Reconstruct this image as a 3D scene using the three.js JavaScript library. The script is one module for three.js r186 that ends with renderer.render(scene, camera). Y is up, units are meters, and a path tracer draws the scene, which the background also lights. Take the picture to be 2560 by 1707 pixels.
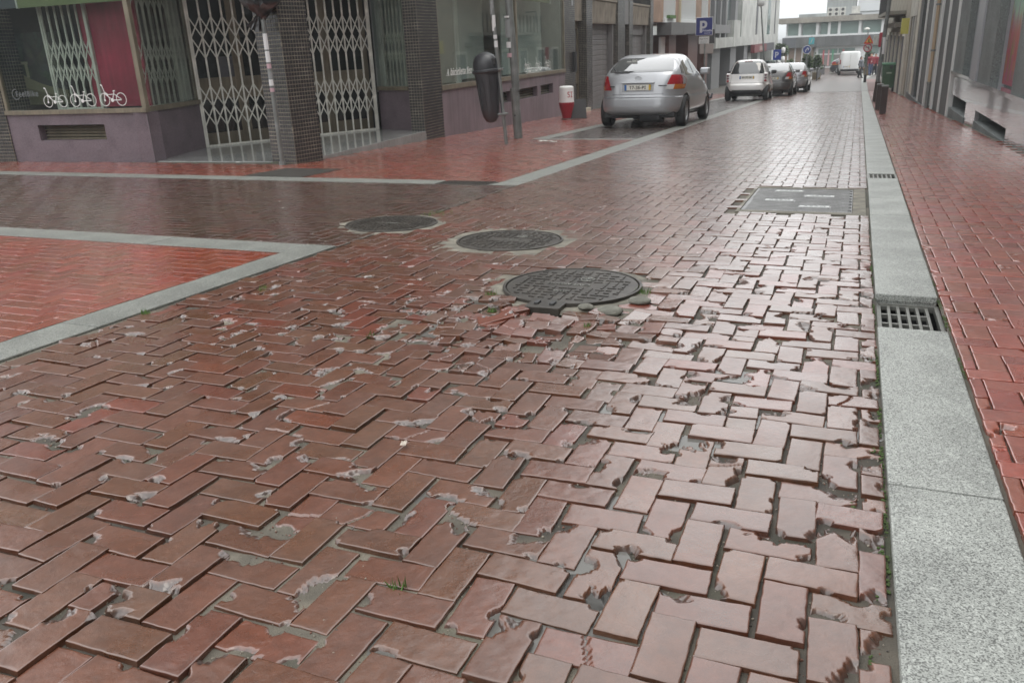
import * as THREE from 'three';
import { mergeGeometries, mergeVertices, toCreasedNormals } from 'three/addons/utils/BufferGeometryUtils.js';
import { RoundedBoxGeometry } from 'three/addons/geometries/RoundedBoxGeometry.js';
import { TextGeometry } from 'three/addons/geometries/TextGeometry.js';
import { FontLoader } from 'three/addons/loaders/FontLoader.js';
import { MarchingCubes } from 'three/addons/objects/MarchingCubes.js';
import { Brush, Evaluator, SUBTRACTION } from 'three-bvh-csg';

// ---------- camera, sky, sun, exposure ----------
const scene = new THREE.Scene();
const D2R = Math.PI / 180;
const camera = new THREE.PerspectiveCamera(45.33, 1024 / 682, 0.05, 900);
camera.position.set(0, 1.07, 0);
camera.rotation.set(-19.814 * D2R, 22.807 * D2R, -2.549 * D2R, 'YXZ');
camera.filmGauge = 36;
camera.focus = 2.3;
camera.userData.fStop = 13.0;
const renderer = new THREE.WebGLRenderer({ antialias: true });
renderer.toneMapping = THREE.LinearToneMapping;
renderer.toneMappingExposure = 1.3;
renderer.shadowMap.enabled = true;

// value noise
function hash2(ix, iy, s) { let h = Math.imul(ix, 374761393) ^ Math.imul(iy, 668265263) ^ Math.imul(s | 0, 1274126177); h = Math.imul(h ^ (h >>> 13), 1274126177); return ((h ^ (h >>> 16)) >>> 0) / 4294967296; }
function vnoise(x, y, s = 0, px = 0, py = 0) {
  const ix = Math.floor(x), iy = Math.floor(y), fx = x - ix, fy = y - iy, u = fx * fx * (3 - 2 * fx), v = fy * fy * (3 - 2 * fy);
  const wx = (i) => (px ? ((i % px) + px) % px : i), wy = (i) => (py ? ((i % py) + py) % py : i);
  const a = hash2(wx(ix), wy(iy), s), b = hash2(wx(ix + 1), wy(iy), s), c = hash2(wx(ix), wy(iy + 1), s), d = hash2(wx(ix + 1), wy(iy + 1), s);
  return a + (b - a) * u + (c - a) * v + (a - b - c + d) * u * v;
}
function fbm(x, y, s = 0, o = 4, p = 0) { let a = 0.5, r = 0, t = 0; for (let i = 0; i < o; i++) { r += a * vnoise(x, y, s + i * 17, p, p); t += a; x *= 2; y *= 2; p *= 2; a *= 0.5; } return r / t; }
function rng(seed) { let s = seed | 0; return () => { s = (s + 0x6d2b79f5) | 0; let t = Math.imul(s ^ (s >>> 15), 1 | s); t = (t + Math.imul(t ^ (t >>> 7), 61 | t)) ^ t; return ((t ^ (t >>> 14)) >>> 0) / 4294967296; }; }
const sstep = (a, b, x) => { const t = Math.min(1, Math.max(0, (x - a) / (b - a))); return t * t * (3 - 2 * t); };
const clamp = (x, a, b) => Math.min(b, Math.max(a, x));

// overcast sky: an even cloud layer, brighter overhead, soft cloud texture
{
  const W = 512, H = 256, data = new Float32Array(W * H * 4);
  for (let r = 0; r < H; r++) {
    const el = ((r + 0.5) / H - 0.5) * Math.PI, sn = Math.max(0, Math.sin(el));
    const grad = el < 0 ? 0.35 : 0.8 + 1.3 * Math.pow(sn, 0.55);
    for (let c = 0; c < W; c++) {
      const n = fbm((c / W) * 8, (r / H) * 6, 5, 4, 8), k = grad * (0.9 + 0.2 * n);
      const o = (r * W + c) * 4; data[o] = 0.985 * k; data[o + 1] = 0.997 * k; data[o + 2] = 1.005 * k; data[o + 3] = 1;
    }
  }
  const sky = new THREE.DataTexture(data, W, H, THREE.RGBAFormat, THREE.FloatType);
  sky.mapping = THREE.EquirectangularReflectionMapping; sky.magFilter = THREE.LinearFilter; sky.minFilter = THREE.LinearFilter; sky.wrapS = THREE.RepeatWrapping; sky.needsUpdate = true;
  scene.background = sky; scene.environment = sky;
}
const sun = new THREE.DirectionalLight(0xfff6ea, 0.7);
sun.position.set(6, 24, -12); sun.target.position.set(-2, -0.5, -12);
sun.castShadow = true; sun.shadow.radius = 60; sun.shadow.mapSize.set(2048, 2048);
Object.assign(sun.shadow.camera, { left: -30, right: 30, top: 60, bottom: -60, near: 1, far: 90 });
scene.add(sun, sun.target);

// ---------- shared helpers ----------
const SL = 0.0368, TILT = -Math.atan(SL);
const gy = (z) => (z > -44 ? SL * z : z > -80 ? -1.619 + 0.0209 * (z + 44) : -2.372);
const used = new Map();
function numbered(n) { const k = used.get(n) || 0; used.set(n, k + 1); return k ? n + '_' + String(k).padStart(3, '0') : n; }
function mesh(name, g, m, parent) { const o = new THREE.Mesh(g, m); o.castShadow = o.receiveShadow = true; o.name = parent ? name : numbered(name); (parent || scene).add(o); return o; }
function tag(o, label, category, group) { o.userData.label = label; o.userData.category = category; if (group) o.userData.group = group; return o; }
function thing(name, label, category, x = 0, y = 0, z = 0, ry = 0, group) { const o = new THREE.Group(); o.name = numbered(name); o.position.set(x, y, z); o.rotation.y = ry; scene.add(o); return tag(o, label, category, group); }
function struct(name, tilt) { const o = new THREE.Group(); o.name = numbered(name); o.userData.kind = 'structure'; if (tilt) o.rotation.x = TILT; scene.add(o); return o; }
function bx(x0, x1, y0, y1, z0, z1) { const g = new THREE.BoxGeometry(x1 - x0, y1 - y0, z1 - z0); return g.translate((x0 + x1) / 2, (y0 + y1) / 2, (z0 + z1) / 2); }
function rbx(x0, x1, y0, y1, z0, z1, r = 0.01, s = 2) { const g = new RoundedBoxGeometry(x1 - x0, y1 - y0, z1 - z0, s, r); return g.translate((x0 + x1) / 2, (y0 + y1) / 2, (z0 + z1) / 2); }
function cyl(r0, r1, y0, y1, seg = 16, x = 0, z = 0) { return new THREE.CylinderGeometry(r1, r0, y1 - y0, seg).translate(x, (y0 + y1) / 2, z); }
function bar(a, b, r, seg = 8, r2 = r) { const A = new THREE.Vector3(...a), B = new THREE.Vector3(...b), d = B.clone().sub(A), L = d.length(); const g = new THREE.CylinderGeometry(r2, r, L, seg); g.translate(0, L / 2, 0); g.applyQuaternion(new THREE.Quaternion().setFromUnitVectors(new THREE.Vector3(0, 1, 0), d.normalize())); return g.translate(...a); }
function flat(a, b, w, t, up = [0, 0, 1]) { // flat strip bar from a to b, width w in the plane, thickness t along up
  const A = new THREE.Vector3(...a), B = new THREE.Vector3(...b), X = B.clone().sub(A), L = X.length(); X.normalize(); const Z = new THREE.Vector3(...up), Y = Z.clone().cross(X).normalize();
  const g = new THREE.BoxGeometry(L, w, t).translate(L / 2, 0, 0); return g.applyMatrix4(new THREE.Matrix4().makeBasis(X, Y, Z)).translate(...a);
}
function strip(g) { g = g.index ? g.toNonIndexed() : g; for (const k of Object.keys(g.attributes)) if (!['position', 'normal', 'uv'].includes(k)) g.deleteAttribute(k); return g; }
function join(list) { return mergeGeometries(list.map(strip), false); }
function lathe(pts, seg = 24) { return new THREE.LatheGeometry(pts.map((p) => new THREE.Vector2(p[0], p[1])), seg); }
// box-projected uv in metres
function muv(g, k = 1) { g = g.index ? g.toNonIndexed() : g; const p = g.attributes.position, n = g.attributes.normal, uv = new Float32Array(p.count * 2);
  for (let i = 0; i < p.count; i++) { const ax = Math.abs(n.getX(i)), ay = Math.abs(n.getY(i)), az = Math.abs(n.getZ(i)); let u, v; if (ay >= ax && ay >= az) { u = p.getX(i); v = p.getZ(i); } else if (ax >= az) { u = p.getZ(i); v = p.getY(i); } else { u = p.getX(i); v = p.getY(i); } uv[2 * i] = u * k; uv[2 * i + 1] = v * k; }
  g.setAttribute('uv', new THREE.BufferAttribute(uv, 2)); return g; }

// ---------- textures ----------
function dataTex(n, fn, srgb) { const d = new Uint8Array(n * n * 4); for (let y = 0; y < n; y++) for (let x = 0; x < n; x++) { const c = fn(x / n, y / n, x, y), o = (y * n + x) * 4; d[o] = clamp(c[0], 0, 255); d[o + 1] = clamp(c[1], 0, 255); d[o + 2] = clamp(c[2], 0, 255); d[o + 3] = 255; }
  const t = new THREE.DataTexture(d, n, n); t.wrapS = t.wrapT = THREE.RepeatWrapping; t.magFilter = THREE.LinearFilter; t.minFilter = THREE.LinearMipmapLinearFilter; if (srgb) t.colorSpace = THREE.SRGBColorSpace; t.needsUpdate = true; return t; }
const grey = (v) => [v, v, v];
function rep(t, k) { const c = t.clone(); c.repeat.set(k, k); c.needsUpdate = true; return c; }
// clay: grain (multiplies vertex colour), 0.5 m tile
const clayMap = dataTex(512, (u, v, x, y) => { const f = fbm(u * 24, v * 24, 3, 4, 24), s = hash2(x, y, 9), m = fbm(u * 5, v * 5, 8, 3, 5); let k = 208 + (f - 0.5) * 44 + (m - 0.5) * 30 + (s - 0.5) * 26; if (s > 0.992) k += 50; if (s < 0.006) k -= 60; return [k, k * 0.985, k * 0.97]; }, true);
const clayBump = dataTex(512, (u, v, x, y) => grey(128 + (fbm(u * 40, v * 40, 21, 3, 40) - 0.5) * 150 + (hash2(x, y, 4) - 0.5) * 34 + (fbm(u * 9, v * 9, 2, 2, 9) - 0.5) * 70));
const wetRough = dataTex(256, (u, v) => grey(128 + (fbm(u * 6, v * 6, 77, 4, 6) - 0.5) * 190));
const graniteMap = dataTex(1024, (u, v) => {
  const a = vnoise(u * 230, v * 230, 1, 230, 230), b = vnoise(u * 120, v * 120, 2, 120, 120), c = vnoise(u * 300, v * 300, 3, 300, 300), m = fbm(u * 4, v * 4, 6, 4, 4);
  let k = 190 + (m - 0.5) * 36; k -= 62 * sstep(0.46, 0.26, a); k += 26 * sstep(0.62, 0.8, b); k -= 34 * sstep(0.36, 0.16, c); k += (fbm(u * 2, v * 2, 66, 3, 2) - 0.5) * 40; return [k * 0.975, k, k * 0.995]; }, true);
const graniteBump = dataTex(512, (u, v, x, y) => grey(128 + (vnoise(u * 120, v * 120, 1, 120, 120) - 0.5) * 120 + (hash2(x, y, 4) - 0.5) * 60));
const speckMap = dataTex(512, (u, v) => { const a = vnoise(u * 170, v * 170, 31, 170, 170), b = vnoise(u * 220, v * 220, 32, 220, 220), m = fbm(u * 4, v * 4, 36, 4, 4); let k = 200 + (m - 0.5) * 40; if (a < 0.28) k -= 50; if (b > 0.76) k += 36; return grey(k); }, true);
const concMap = dataTex(512, (u, v, x, y) => { const f = fbm(u * 8, v * 8, 41, 5, 8), s = hash2(x, y, 6); const k = 190 + (f - 0.5) * 110 + (s - 0.5) * 40; return [k, k * 0.99, k * 0.96]; }, true);
const grimeMap = dataTex(512, (u, v, x, y) => { const f = fbm(u * 5, v * 5, 51, 5, 5), st = fbm(u * 40, v * 3, 52, 3, 40) , s = hash2(x, y, 8); const k = 212 + (f - 0.5) * 60 + (st - 0.5) * 40 + (s - 0.5) * 10; return [k, k, k * 0.985]; }, true);

// ---------- materials ----------
const C = (r, g, b) => new THREE.Color().setRGB(r, g, b);
const std = (c, rough = 0.7, extra = {}) => new THREE.MeshStandardMaterial({ color: c, roughness: rough, ...extra });
const M = {
  clay: new THREE.MeshPhysicalMaterial({ color: C(1, 1, 1), vertexColors: true, map: rep(clayMap, 2), bumpMap: rep(clayBump, 2), bumpScale: 0.0018, roughness: 0.62, ior: 1.5, roughnessMap: rep(wetRough, 1.1), clearcoat: 1, clearcoatRoughness: 0.2 }),
  clayWet: new THREE.MeshPhysicalMaterial({ color: C(1, 1, 1), vertexColors: true, map: rep(clayMap, 2), bumpMap: rep(clayBump, 2), bumpScale: 0.001, roughness: 0.5, ior: 1.6, roughnessMap: rep(wetRough, 0.7), clearcoat: 1, clearcoatRoughness: 0.19 }),
  mortar: std(C(1, 1, 1), 0.75, { vertexColors: true, map: rep(concMap, 1.6), bumpMap: rep(concMap, 1.6), bumpScale: 0.004 }),
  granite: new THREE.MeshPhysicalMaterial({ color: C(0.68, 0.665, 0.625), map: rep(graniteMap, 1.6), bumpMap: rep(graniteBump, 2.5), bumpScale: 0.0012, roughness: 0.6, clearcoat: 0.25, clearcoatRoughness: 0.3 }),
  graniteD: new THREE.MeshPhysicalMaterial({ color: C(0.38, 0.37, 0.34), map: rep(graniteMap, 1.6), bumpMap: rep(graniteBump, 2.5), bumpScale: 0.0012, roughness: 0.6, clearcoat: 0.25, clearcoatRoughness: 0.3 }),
  water: new THREE.MeshPhysicalMaterial({ color: C(0.13, 0.125, 0.115), roughness: 0.03, ior: 1.33, specularIntensity: 1 }),
  iron: std(C(0.115, 0.104, 0.096), 0.4, { metalness: 0.2, map: rep(concMap, 2), bumpMap: rep(clayBump, 4), bumpScale: 0.001 }),
  steel: std(C(0.42, 0.43, 0.42), 0.42, { metalness: 0.55, map: rep(concMap, 2) }),
  galv: std(C(0.27, 0.285, 0.285), 0.5, { metalness: 0.35, map: rep(grimeMap, 1.5) }),
  purple: std(C(0.25, 0.195, 0.225), 0.5, { map: rep(speckMap, 1.2) }),
  purplew: std(C(0.25, 0.195, 0.225), 0.5, { map: rep(grimeMap, 0.4), bumpMap: rep(graniteBump, 2), bumpScale: 0.0006 }),
  bronze: std(C(0.29, 0.25, 0.19), 0.45, { metalness: 0.3, map: rep(grimeMap, 0.8) }),
  glass: new THREE.MeshPhysicalMaterial({ color: C(0.86, 0.9, 0.88), roughness: 0.02, transmission: 1, thickness: 0, ior: 1.6 }),
  gate: std(C(0.88, 0.87, 0.82), 0.45, { map: rep(grimeMap, 1.3) }),
  tile: new THREE.MeshPhysicalMaterial({ color: C(0.05, 0.048, 0.05), roughness: 0.28, clearcoat: 0.3, clearcoatRoughness: 0.2 }),
  grout: std(C(0.5, 0.47, 0.4), 0.85, { map: rep(concMap, 1) }),
  marble: new THREE.MeshPhysicalMaterial({ color: C(0.33, 0.34, 0.34), roughness: 0.22, clearcoat: 0.6, clearcoatRoughness: 0.06, map: rep(grimeMap, 0.8) }),
  black: std(C(0.025, 0.025, 0.027), 0.6), dark: std(C(0.05, 0.05, 0.052), 0.7),
  white: std(C(0.7, 0.7, 0.68), 0.6, { map: rep(grimeMap, 0.6) }), wallIn: std(C(0.32, 0.33, 0.32), 0.85),
  moss: std(C(0.05, 0.08, 0.022), 0.95), stone: std(C(0.3, 0.3, 0.27), 0.85, { map: rep(concMap, 3) }),
};
const lin = (r, g, b) => { const f = (c) => (c <= 0.04045 ? c / 12.92 : Math.pow((c + 0.055) / 1.055, 2.4)); return [f(r / 255), f(g / 255), f(b / 255)]; };

// ---------- paving bricks ----------
// One brick as a small relief: rounded arrises, broken corners and flaked edges, hairline cracks. Top at y = 0.
function brickGeo(L, W, step, rnd, o) {
  const seed = Math.floor(rnd() * 1e6), b = 0.0024, axis = (len) => { const a = [0, 0.0012, 0.0045], n = Math.max(1, Math.round((len - 0.009) / step)); for (let i = 1; i < n; i++) a.push(0.0045 + (len - 0.009) * i / n); a.push(len - 0.0045, len - 0.0012, len); return a.map((v) => v - len / 2); };
  const xs = axis(L), zs = axis(W), nx = xs.length, nz = zs.length, pos = [], col = [], uv = [], idx = [];
  const chips = [];
  for (let k = 0; k < o.chips; k++) { const e = rnd(); let cx, cz; if (e < 0.45) { cx = (rnd() < 0.5 ? -1 : 1) * L / 2; cz = (rnd() < 0.5 ? -1 : 1) * W / 2; } else if (e < 0.8) { cx = (rnd() - 0.5) * L; cz = (rnd() < 0.5 ? -1 : 1) * W / 2; } else { cx = (rnd() < 0.5 ? -1 : 1) * L / 2; cz = (rnd() - 0.5) * W; }
    const big = Math.pow(rnd(), 1.6) * o.big; chips.push([cx, cz, 0.010 + 0.05 * big * (0.5 + rnd()), 0.008 + 0.026 * big * (0.5 + rnd()), 0.008 + 0.013 * rnd(), (rnd() - 0.5) * 1.2]); }
  const cracks = []; if (rnd() < o.crack) cracks.push([(rnd() - 0.5) * L * 0.6, (rnd() - 0.5) * 1.2]);
  const u0 = rnd() * 3, v0 = rnd() * 3, tx = (rnd() - 0.5) * 0.004, tint = o.tint, core = o.core, dish = (rnd() - 0.3) * 0.0012;
  for (let j = 0; j < nz; j++) for (let i = 0; i < nx; i++) {
    let x = xs[i], z = zs[j]; const de = Math.min(L / 2 - Math.abs(x), W / 2 - Math.abs(z)), bb = b * (0.7 + 0.7 * vnoise(x * 40 + seed, z * 40, 7)), t0 = clamp(1 - de / bb, 0, 1);
    let y = -bb * (1 - Math.sqrt(Math.max(0, 1 - t0 * t0))) * 0.9 - dish * (1 - 4 * x * x / L / L) + (fbm(x * 30 + seed, z * 30, 5, 2) - 0.5) * 0.0012, cw = 0;
    for (const c of chips) { const ca = Math.cos(c[5]), sa = Math.sin(c[5]), dx = x - c[0], dz = z - c[1], ex = (dx * ca + dz * sa) / c[2], ez = (-dx * sa + dz * ca) / c[3];
      const t = 1 - Math.hypot(ex, ez) + (0.42 - Math.abs(2 * vnoise(x * 30 + seed, z * 30 + c[0] * 90, 11) - 1)) * 0.6 + (0.42 - Math.abs(2 * vnoise(x * 75 + seed, z * 75, 12) - 1)) * 0.35;
      if (t > 0) { let d = Math.min(c[4] * (0.16 + 1.5 * t), 0.024) * sstep(0, 0.05, t); const q = 0.0042; d = 0.3 * d + 0.7 * (Math.floor(d / q + fbm(x * 70 + seed, z * 70, 13, 2)) * q); y -= d + (vnoise(x * 210 + seed, z * 210, 14) - 0.5) * 0.0022; cw = Math.max(cw, sstep(0, 0.05, t)); } }
    for (const c of cracks) { const d = Math.abs(x - c[0] - z * c[1] - (fbm(z * 26 + seed, 3, 15, 2) - 0.5) * 0.02); if (d < 0.003) y -= 0.007; }
    y = Math.max(y, -0.026);
    x += (vnoise(z * 55 + seed, x * 7, 17) - 0.5) * 0.0022 * (Math.abs(x) > L * 0.4 ? 1 : 0); z += (vnoise(x * 45 + seed, z * 7, 19) - 0.5) * 0.0022 * (Math.abs(z) > W * 0.35 ? 1 : 0);
    pos.push(x, y, z); uv.push(x + u0, z + v0); const g = 0.95 + 0.1 * vnoise(x * 14 + seed, z * 14, 23), cg = 0.62 + 0.7 * fbm(x * 60 + seed, z * 130, 29, 3);
    const wear = (1 - cw) * sstep(0.008, 0.0015, de) * sstep(0.35, 0.75, vnoise(x * 60 + seed, z * 60, 31)) * 0.22; for (let k = 0; k < 3; k++) col.push((tint[k] * g * (1 - cw) + core[k] * cg * cw) * (1 - wear) + core[k] * 1.25 * wear);
  }
  for (let j = 0; j < nz - 1; j++) for (let i = 0; i < nx - 1; i++) { const a = j * nx + i; idx.push(a, a + nx, a + 1, a + 1, a + nx, a + nx + 1); }
  const ring = []; for (let i = 0; i < nx; i++) ring.push(i); for (let j = 1; j < nz; j++) ring.push(j * nx + nx - 1); for (let i = nx - 2; i >= 0; i--) ring.push((nz - 1) * nx + i); for (let j = nz - 2; j > 0; j--) ring.push(j * nx);
  const base = pos.length / 3; for (const r of ring) { const y = pos[3 * r + 1]; pos.push(pos[3 * r] * 1.002, -0.06 + Math.min(0, y) * 0, pos[3 * r + 2] * 1.002); uv.push(uv[2 * r] + 0.02, uv[2 * r + 1] + 0.02); for (let k = 0; k < 3; k++) col.push(tint[k] * 0.95); }
  for (let k = 0; k < ring.length; k++) { const n = (k + 1) % ring.length; idx.push(ring[k], ring[n], base + k, ring[n], base + n, base + k); }
  return fin(pos, col, uv, idx);
}
function fin(pos, col, uv, idx) { const g = new THREE.BufferGeometry(); g.setAttribute('position', new THREE.Float32BufferAttribute(pos, 3)); g.setAttribute('color', new THREE.Float32BufferAttribute(col, 3)); g.setAttribute('uv', new THREE.Float32BufferAttribute(uv, 2)); g.setIndex(idx); g.computeVertexNormals(); return g; }
// plain brick with chamfered arrises (12 corners), vertices written into shared arrays
class Field {
  constructor() { this.p = []; this.c = []; this.u = []; this.i = []; this.n = []; }
  add(g, m) { const q = g.clone().applyMatrix4(m), b = this.p.length / 3, P = q.attributes.position, N = q.attributes.normal, K = q.attributes.color, U = q.attributes.uv, I = q.index; for (let k = 0; k < P.count; k++) { this.p.push(P.getX(k), P.getY(k), P.getZ(k)); this.n.push(N.getX(k), N.getY(k), N.getZ(k)); this.c.push(K.getX(k), K.getY(k), K.getZ(k)); this.u.push(U.getX(k), U.getY(k)); } for (let k = 0; k < I.count; k++) this.i.push(I.getX(k) + b); }
  build() { const g = new THREE.BufferGeometry(); g.setAttribute('position', new THREE.Float32BufferAttribute(this.p, 3)); g.setAttribute('normal', new THREE.Float32BufferAttribute(this.n, 3)); g.setAttribute('color', new THREE.Float32BufferAttribute(this.c, 3)); g.setAttribute('uv', new THREE.Float32BufferAttribute(this.u, 2)); g.setIndex(this.i); return g; }
}
function plainBrick(L, W, rnd, tint) {
  const pos = [], col = [], uv = [], idx = [], u0 = rnd() * 3, v0 = rnd() * 3, hx = L / 2, hz = W / 2, b = 0.0022;
  const ringv = (x, z, y, k) => { for (const [sx, sz] of [[-1, -1], [1, -1], [1, 1], [-1, 1]]) { pos.push(sx * x, y, sz * z); uv.push(sx * x + u0, sz * z + v0); col.push(tint[0] * k, tint[1] * k, tint[2] * k); } };
  ringv(hx - b, hz - b, 0, 1); ringv(hx - b, hz - b, 0, 1); ringv(hx, hz, -b * 0.8, 1); ringv(hx, hz, -0.03, 1);
  idx.push(0, 3, 1, 1, 3, 2); for (const r of [4, 8]) for (let k = 0; k < 4; k++) { const n = (k + 1) % 4; idx.push(r + k, r + n, r + 4 + k, r + n, r + 4 + n, r + 4 + k); }
  return fin(pos, col, uv, idx);
}
const _p = new THREE.Vector3();
function onScreen(x, y, z) { _p.set(x, y, z).project(camera); return _p; }
camera.updateMatrixWorld(true); camera.updateProjectionMatrix();
// Herringbone field inside `inside(x, z)`; spec(x, z, rnd) gives look of a brick; the largest ones in view are separate meshes.
function pave(parent, x0, x1, z0, z1, inside, spec, o = {}) {
  const U = 0.1, gap = o.gap || 0.0065, rnd = rng(o.seed || 1), list = [], ja = Math.floor(z0 / U), jb = Math.ceil(z1 / U), ia = Math.floor(x0 / U), ib = Math.ceil(x1 / U);
  const cutH = (cx, cz, L, W) => { // cut to the clip rectangle
    let a = Math.max(cx - L / 2, x0 + 0.003), b = Math.min(cx + L / 2, x1 - 0.003), c = Math.max(cz - W / 2, z0 + 0.003), d = Math.min(cz + W / 2, z1 - 0.003); if (b - a < 0.03 || d - c < 0.025) return null; return [(a + b) / 2, (c + d) / 2, b - a, d - c]; };
  for (let j = ja - 2; j <= jb + 2; j++) for (let i = ia - 2; i <= ib + 2; i++) { const m = (((i - j) % 4) + 4) % 4; let r = null; if (m === 0) r = cutH((i + 1) * U, (j + 0.5) * U, 0.2 - gap, 0.1 - gap); else if (m === 3) r = cutH((i + 0.5) * U, (j + 1) * U, 0.1 - gap, 0.2 - gap); if (!r || !inside(r[0], r[1])) continue;
    const v = onScreen(r[0], SL * r[1], r[1]), seen = Math.abs(v.x) < 1.03 && Math.abs(v.y) < 1.04 && r[1] < 0.2; list.push({ x: r[0], z: r[1], sx: r[2], sz: r[3], seen, d: Math.hypot(r[0], r[1], 1.07) }); }
  list.sort((a, b) => (b.seen ? 100 : 0) - (a.seen ? 100 : 0) + a.d - b.d);
  const field = new Field(), fieldFar = new Field(); let one = 0; const mtx = new THREE.Matrix4(), e = new THREE.Euler(), q = new THREE.Quaternion(), sc = new THREE.Vector3(1, 1, 1);
  const queue = []; for (const k of list) { if (o.split && Math.max(k.sx, k.sz) > 0.15 && rnd() < o.split(k.x, k.z)) { const al = k.sx >= k.sz, L = al ? k.sx : k.sz, f = 0.35 + 0.3 * rnd(), a = L * f - 0.006, b = L * (1 - f) - 0.006; for (const [len, off] of [[a, -L / 2 + a / 2], [b, L / 2 - b / 2]]) queue.push(al ? { ...k, x: k.x + off, sx: len } : { ...k, z: k.z + off, sz: len }); } else queue.push(k); }
  for (const k of queue) {
    const s = spec(k.x, k.z, rnd); if (!s) continue;
    const along = k.sx >= k.sz, L = along ? k.sx : k.sz, W = along ? k.sz : k.sx, near = k.d < (o.hero || 0), mid = k.d < (o.mid || 0);
    const g = near ? brickGeo(L, W, 0.0052, rnd, s) : mid ? brickGeo(L, W, 0.011, rnd, s) : plainBrick(L, W, rnd, s.tint);
    const single = k.seen && one < (o.limit ?? 300);
    e.set((rnd() - 0.5) * 2 * s.tilt + (s.tx || 0), (along ? 0 : Math.PI / 2) + (rnd() - 0.5) * 2 * (s.turn ?? 0.02) + (rnd() < 0.5 ? 0 : Math.PI), (rnd() - 0.5) * 1.3 * s.tilt, 'YXZ'); q.setFromEuler(e); _p.set(k.x + (rnd() - 0.5) * (s.shift ?? 0.003), s.y + (rnd() - 0.5) * 2 * s.dy, k.z + (rnd() - 0.5) * (s.shift ?? 0.003));
    if (single) { const b = mesh('brick', g, o.mat || M.clay, parent); b.position.copy(_p); b.quaternion.copy(q); one++; }
    else { mtx.compose(_p, q, sc); (o.farZ !== undefined && k.z < o.farZ ? fieldFar : field).add(g, mtx); }
  }
  if (fieldFar.i.length) { const f = mesh('brick_field', fieldFar.build(), M.clayWet, parent); f.userData.kind = 'stuff'; }
  if (field.i.length) { const f = mesh('brick_field', field.build(), o.mat2 || o.mat || M.clay, parent); f.userData.kind = 'stuff'; }
}
// bed of sand and mortar under a field
function bed(parent, name, x0, x1, z0, z1, step, hf, cf) {
  const nx = Math.ceil((x1 - x0) / step), nz = Math.ceil((z1 - z0) / step), pos = [], col = [], uv = [], idx = [];
  for (let j = 0; j <= nz; j++) for (let i = 0; i <= nx; i++) { const x = x0 + (x1 - x0) * i / nx, z = z0 + (z1 - z0) * j / nz; pos.push(x, hf(x, z), z); col.push(...cf(x, z)); uv.push(x, z); }
  for (let j = 0; j < nz; j++) for (let i = 0; i < nx; i++) { const a = j * (nx + 1) + i; idx.push(a, a + nx + 1, a + 1, a + 1, a + nx + 1, a + nx + 2); }
  return mesh(name, fin(pos, col, uv, idx), M.mortar, parent);
}

const XL = -3.225, XR = 0.163;     // road edges
const COVERS = [[-1.315, -3.985, 0.375], [-2.14, -5.13, 0.375], [-3.32, -5.55, 0.37]];
const TEL = [-0.83, 0.145, -8.26, -6.7];
const PUD = [[-0.5, -1.5, 0.1, 0.13], [-0.4, -1.4, 0.13, 0.09], [-0.72, -1.13, 0.09, 0.05], [-0.4, -2.26, 0.16, 0.05], [-0.43, -1.83, 0.09, 0.045], [-0.5, -1.27, 0.11, 0.07], [-0.05, -2.5, 0.18, 0.06], [-0.62, -2.45, 0.16, 0.05], [-1.6, -3.1, 0.2, 0.08], [-0.95, -1.72, 0.09, 0.05], [-0.3, -2.9, 0.13, 0.05]];
const coverDist = (x, z) => Math.min(...COVERS.map((c) => Math.hypot(x - c[0], z - c[1]) - c[2]));
// how far the paving has broken up, 0..1
function wreck(x, z) { const near = sstep(-5.2, -3.4, z), c1 = sstep(0.75, 0.05, Math.hypot(x + 1.3, z + 3.45) - 0.35), n = fbm(x * 0.9 + 7, z * 0.9, 61, 3); return clamp(near * sstep(0.32, 0.62, n + 0.22) * 0.95 + c1 * 0.8 + sstep(-8.8, -5, z) * sstep(-1.3, -0.5, x) * 0.55, 0.06, 1); }
const RED = lin(142, 64, 43), BRN = lin(122, 78, 58), DRK = lin(102, 70, 54), CORE = lin(86, 72, 67);
function mixc(a, b, t) { return [a[0] + (b[0] - a[0]) * t, a[1] + (b[1] - a[1]) * t, a[2] + (b[2] - a[2]) * t]; }

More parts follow.
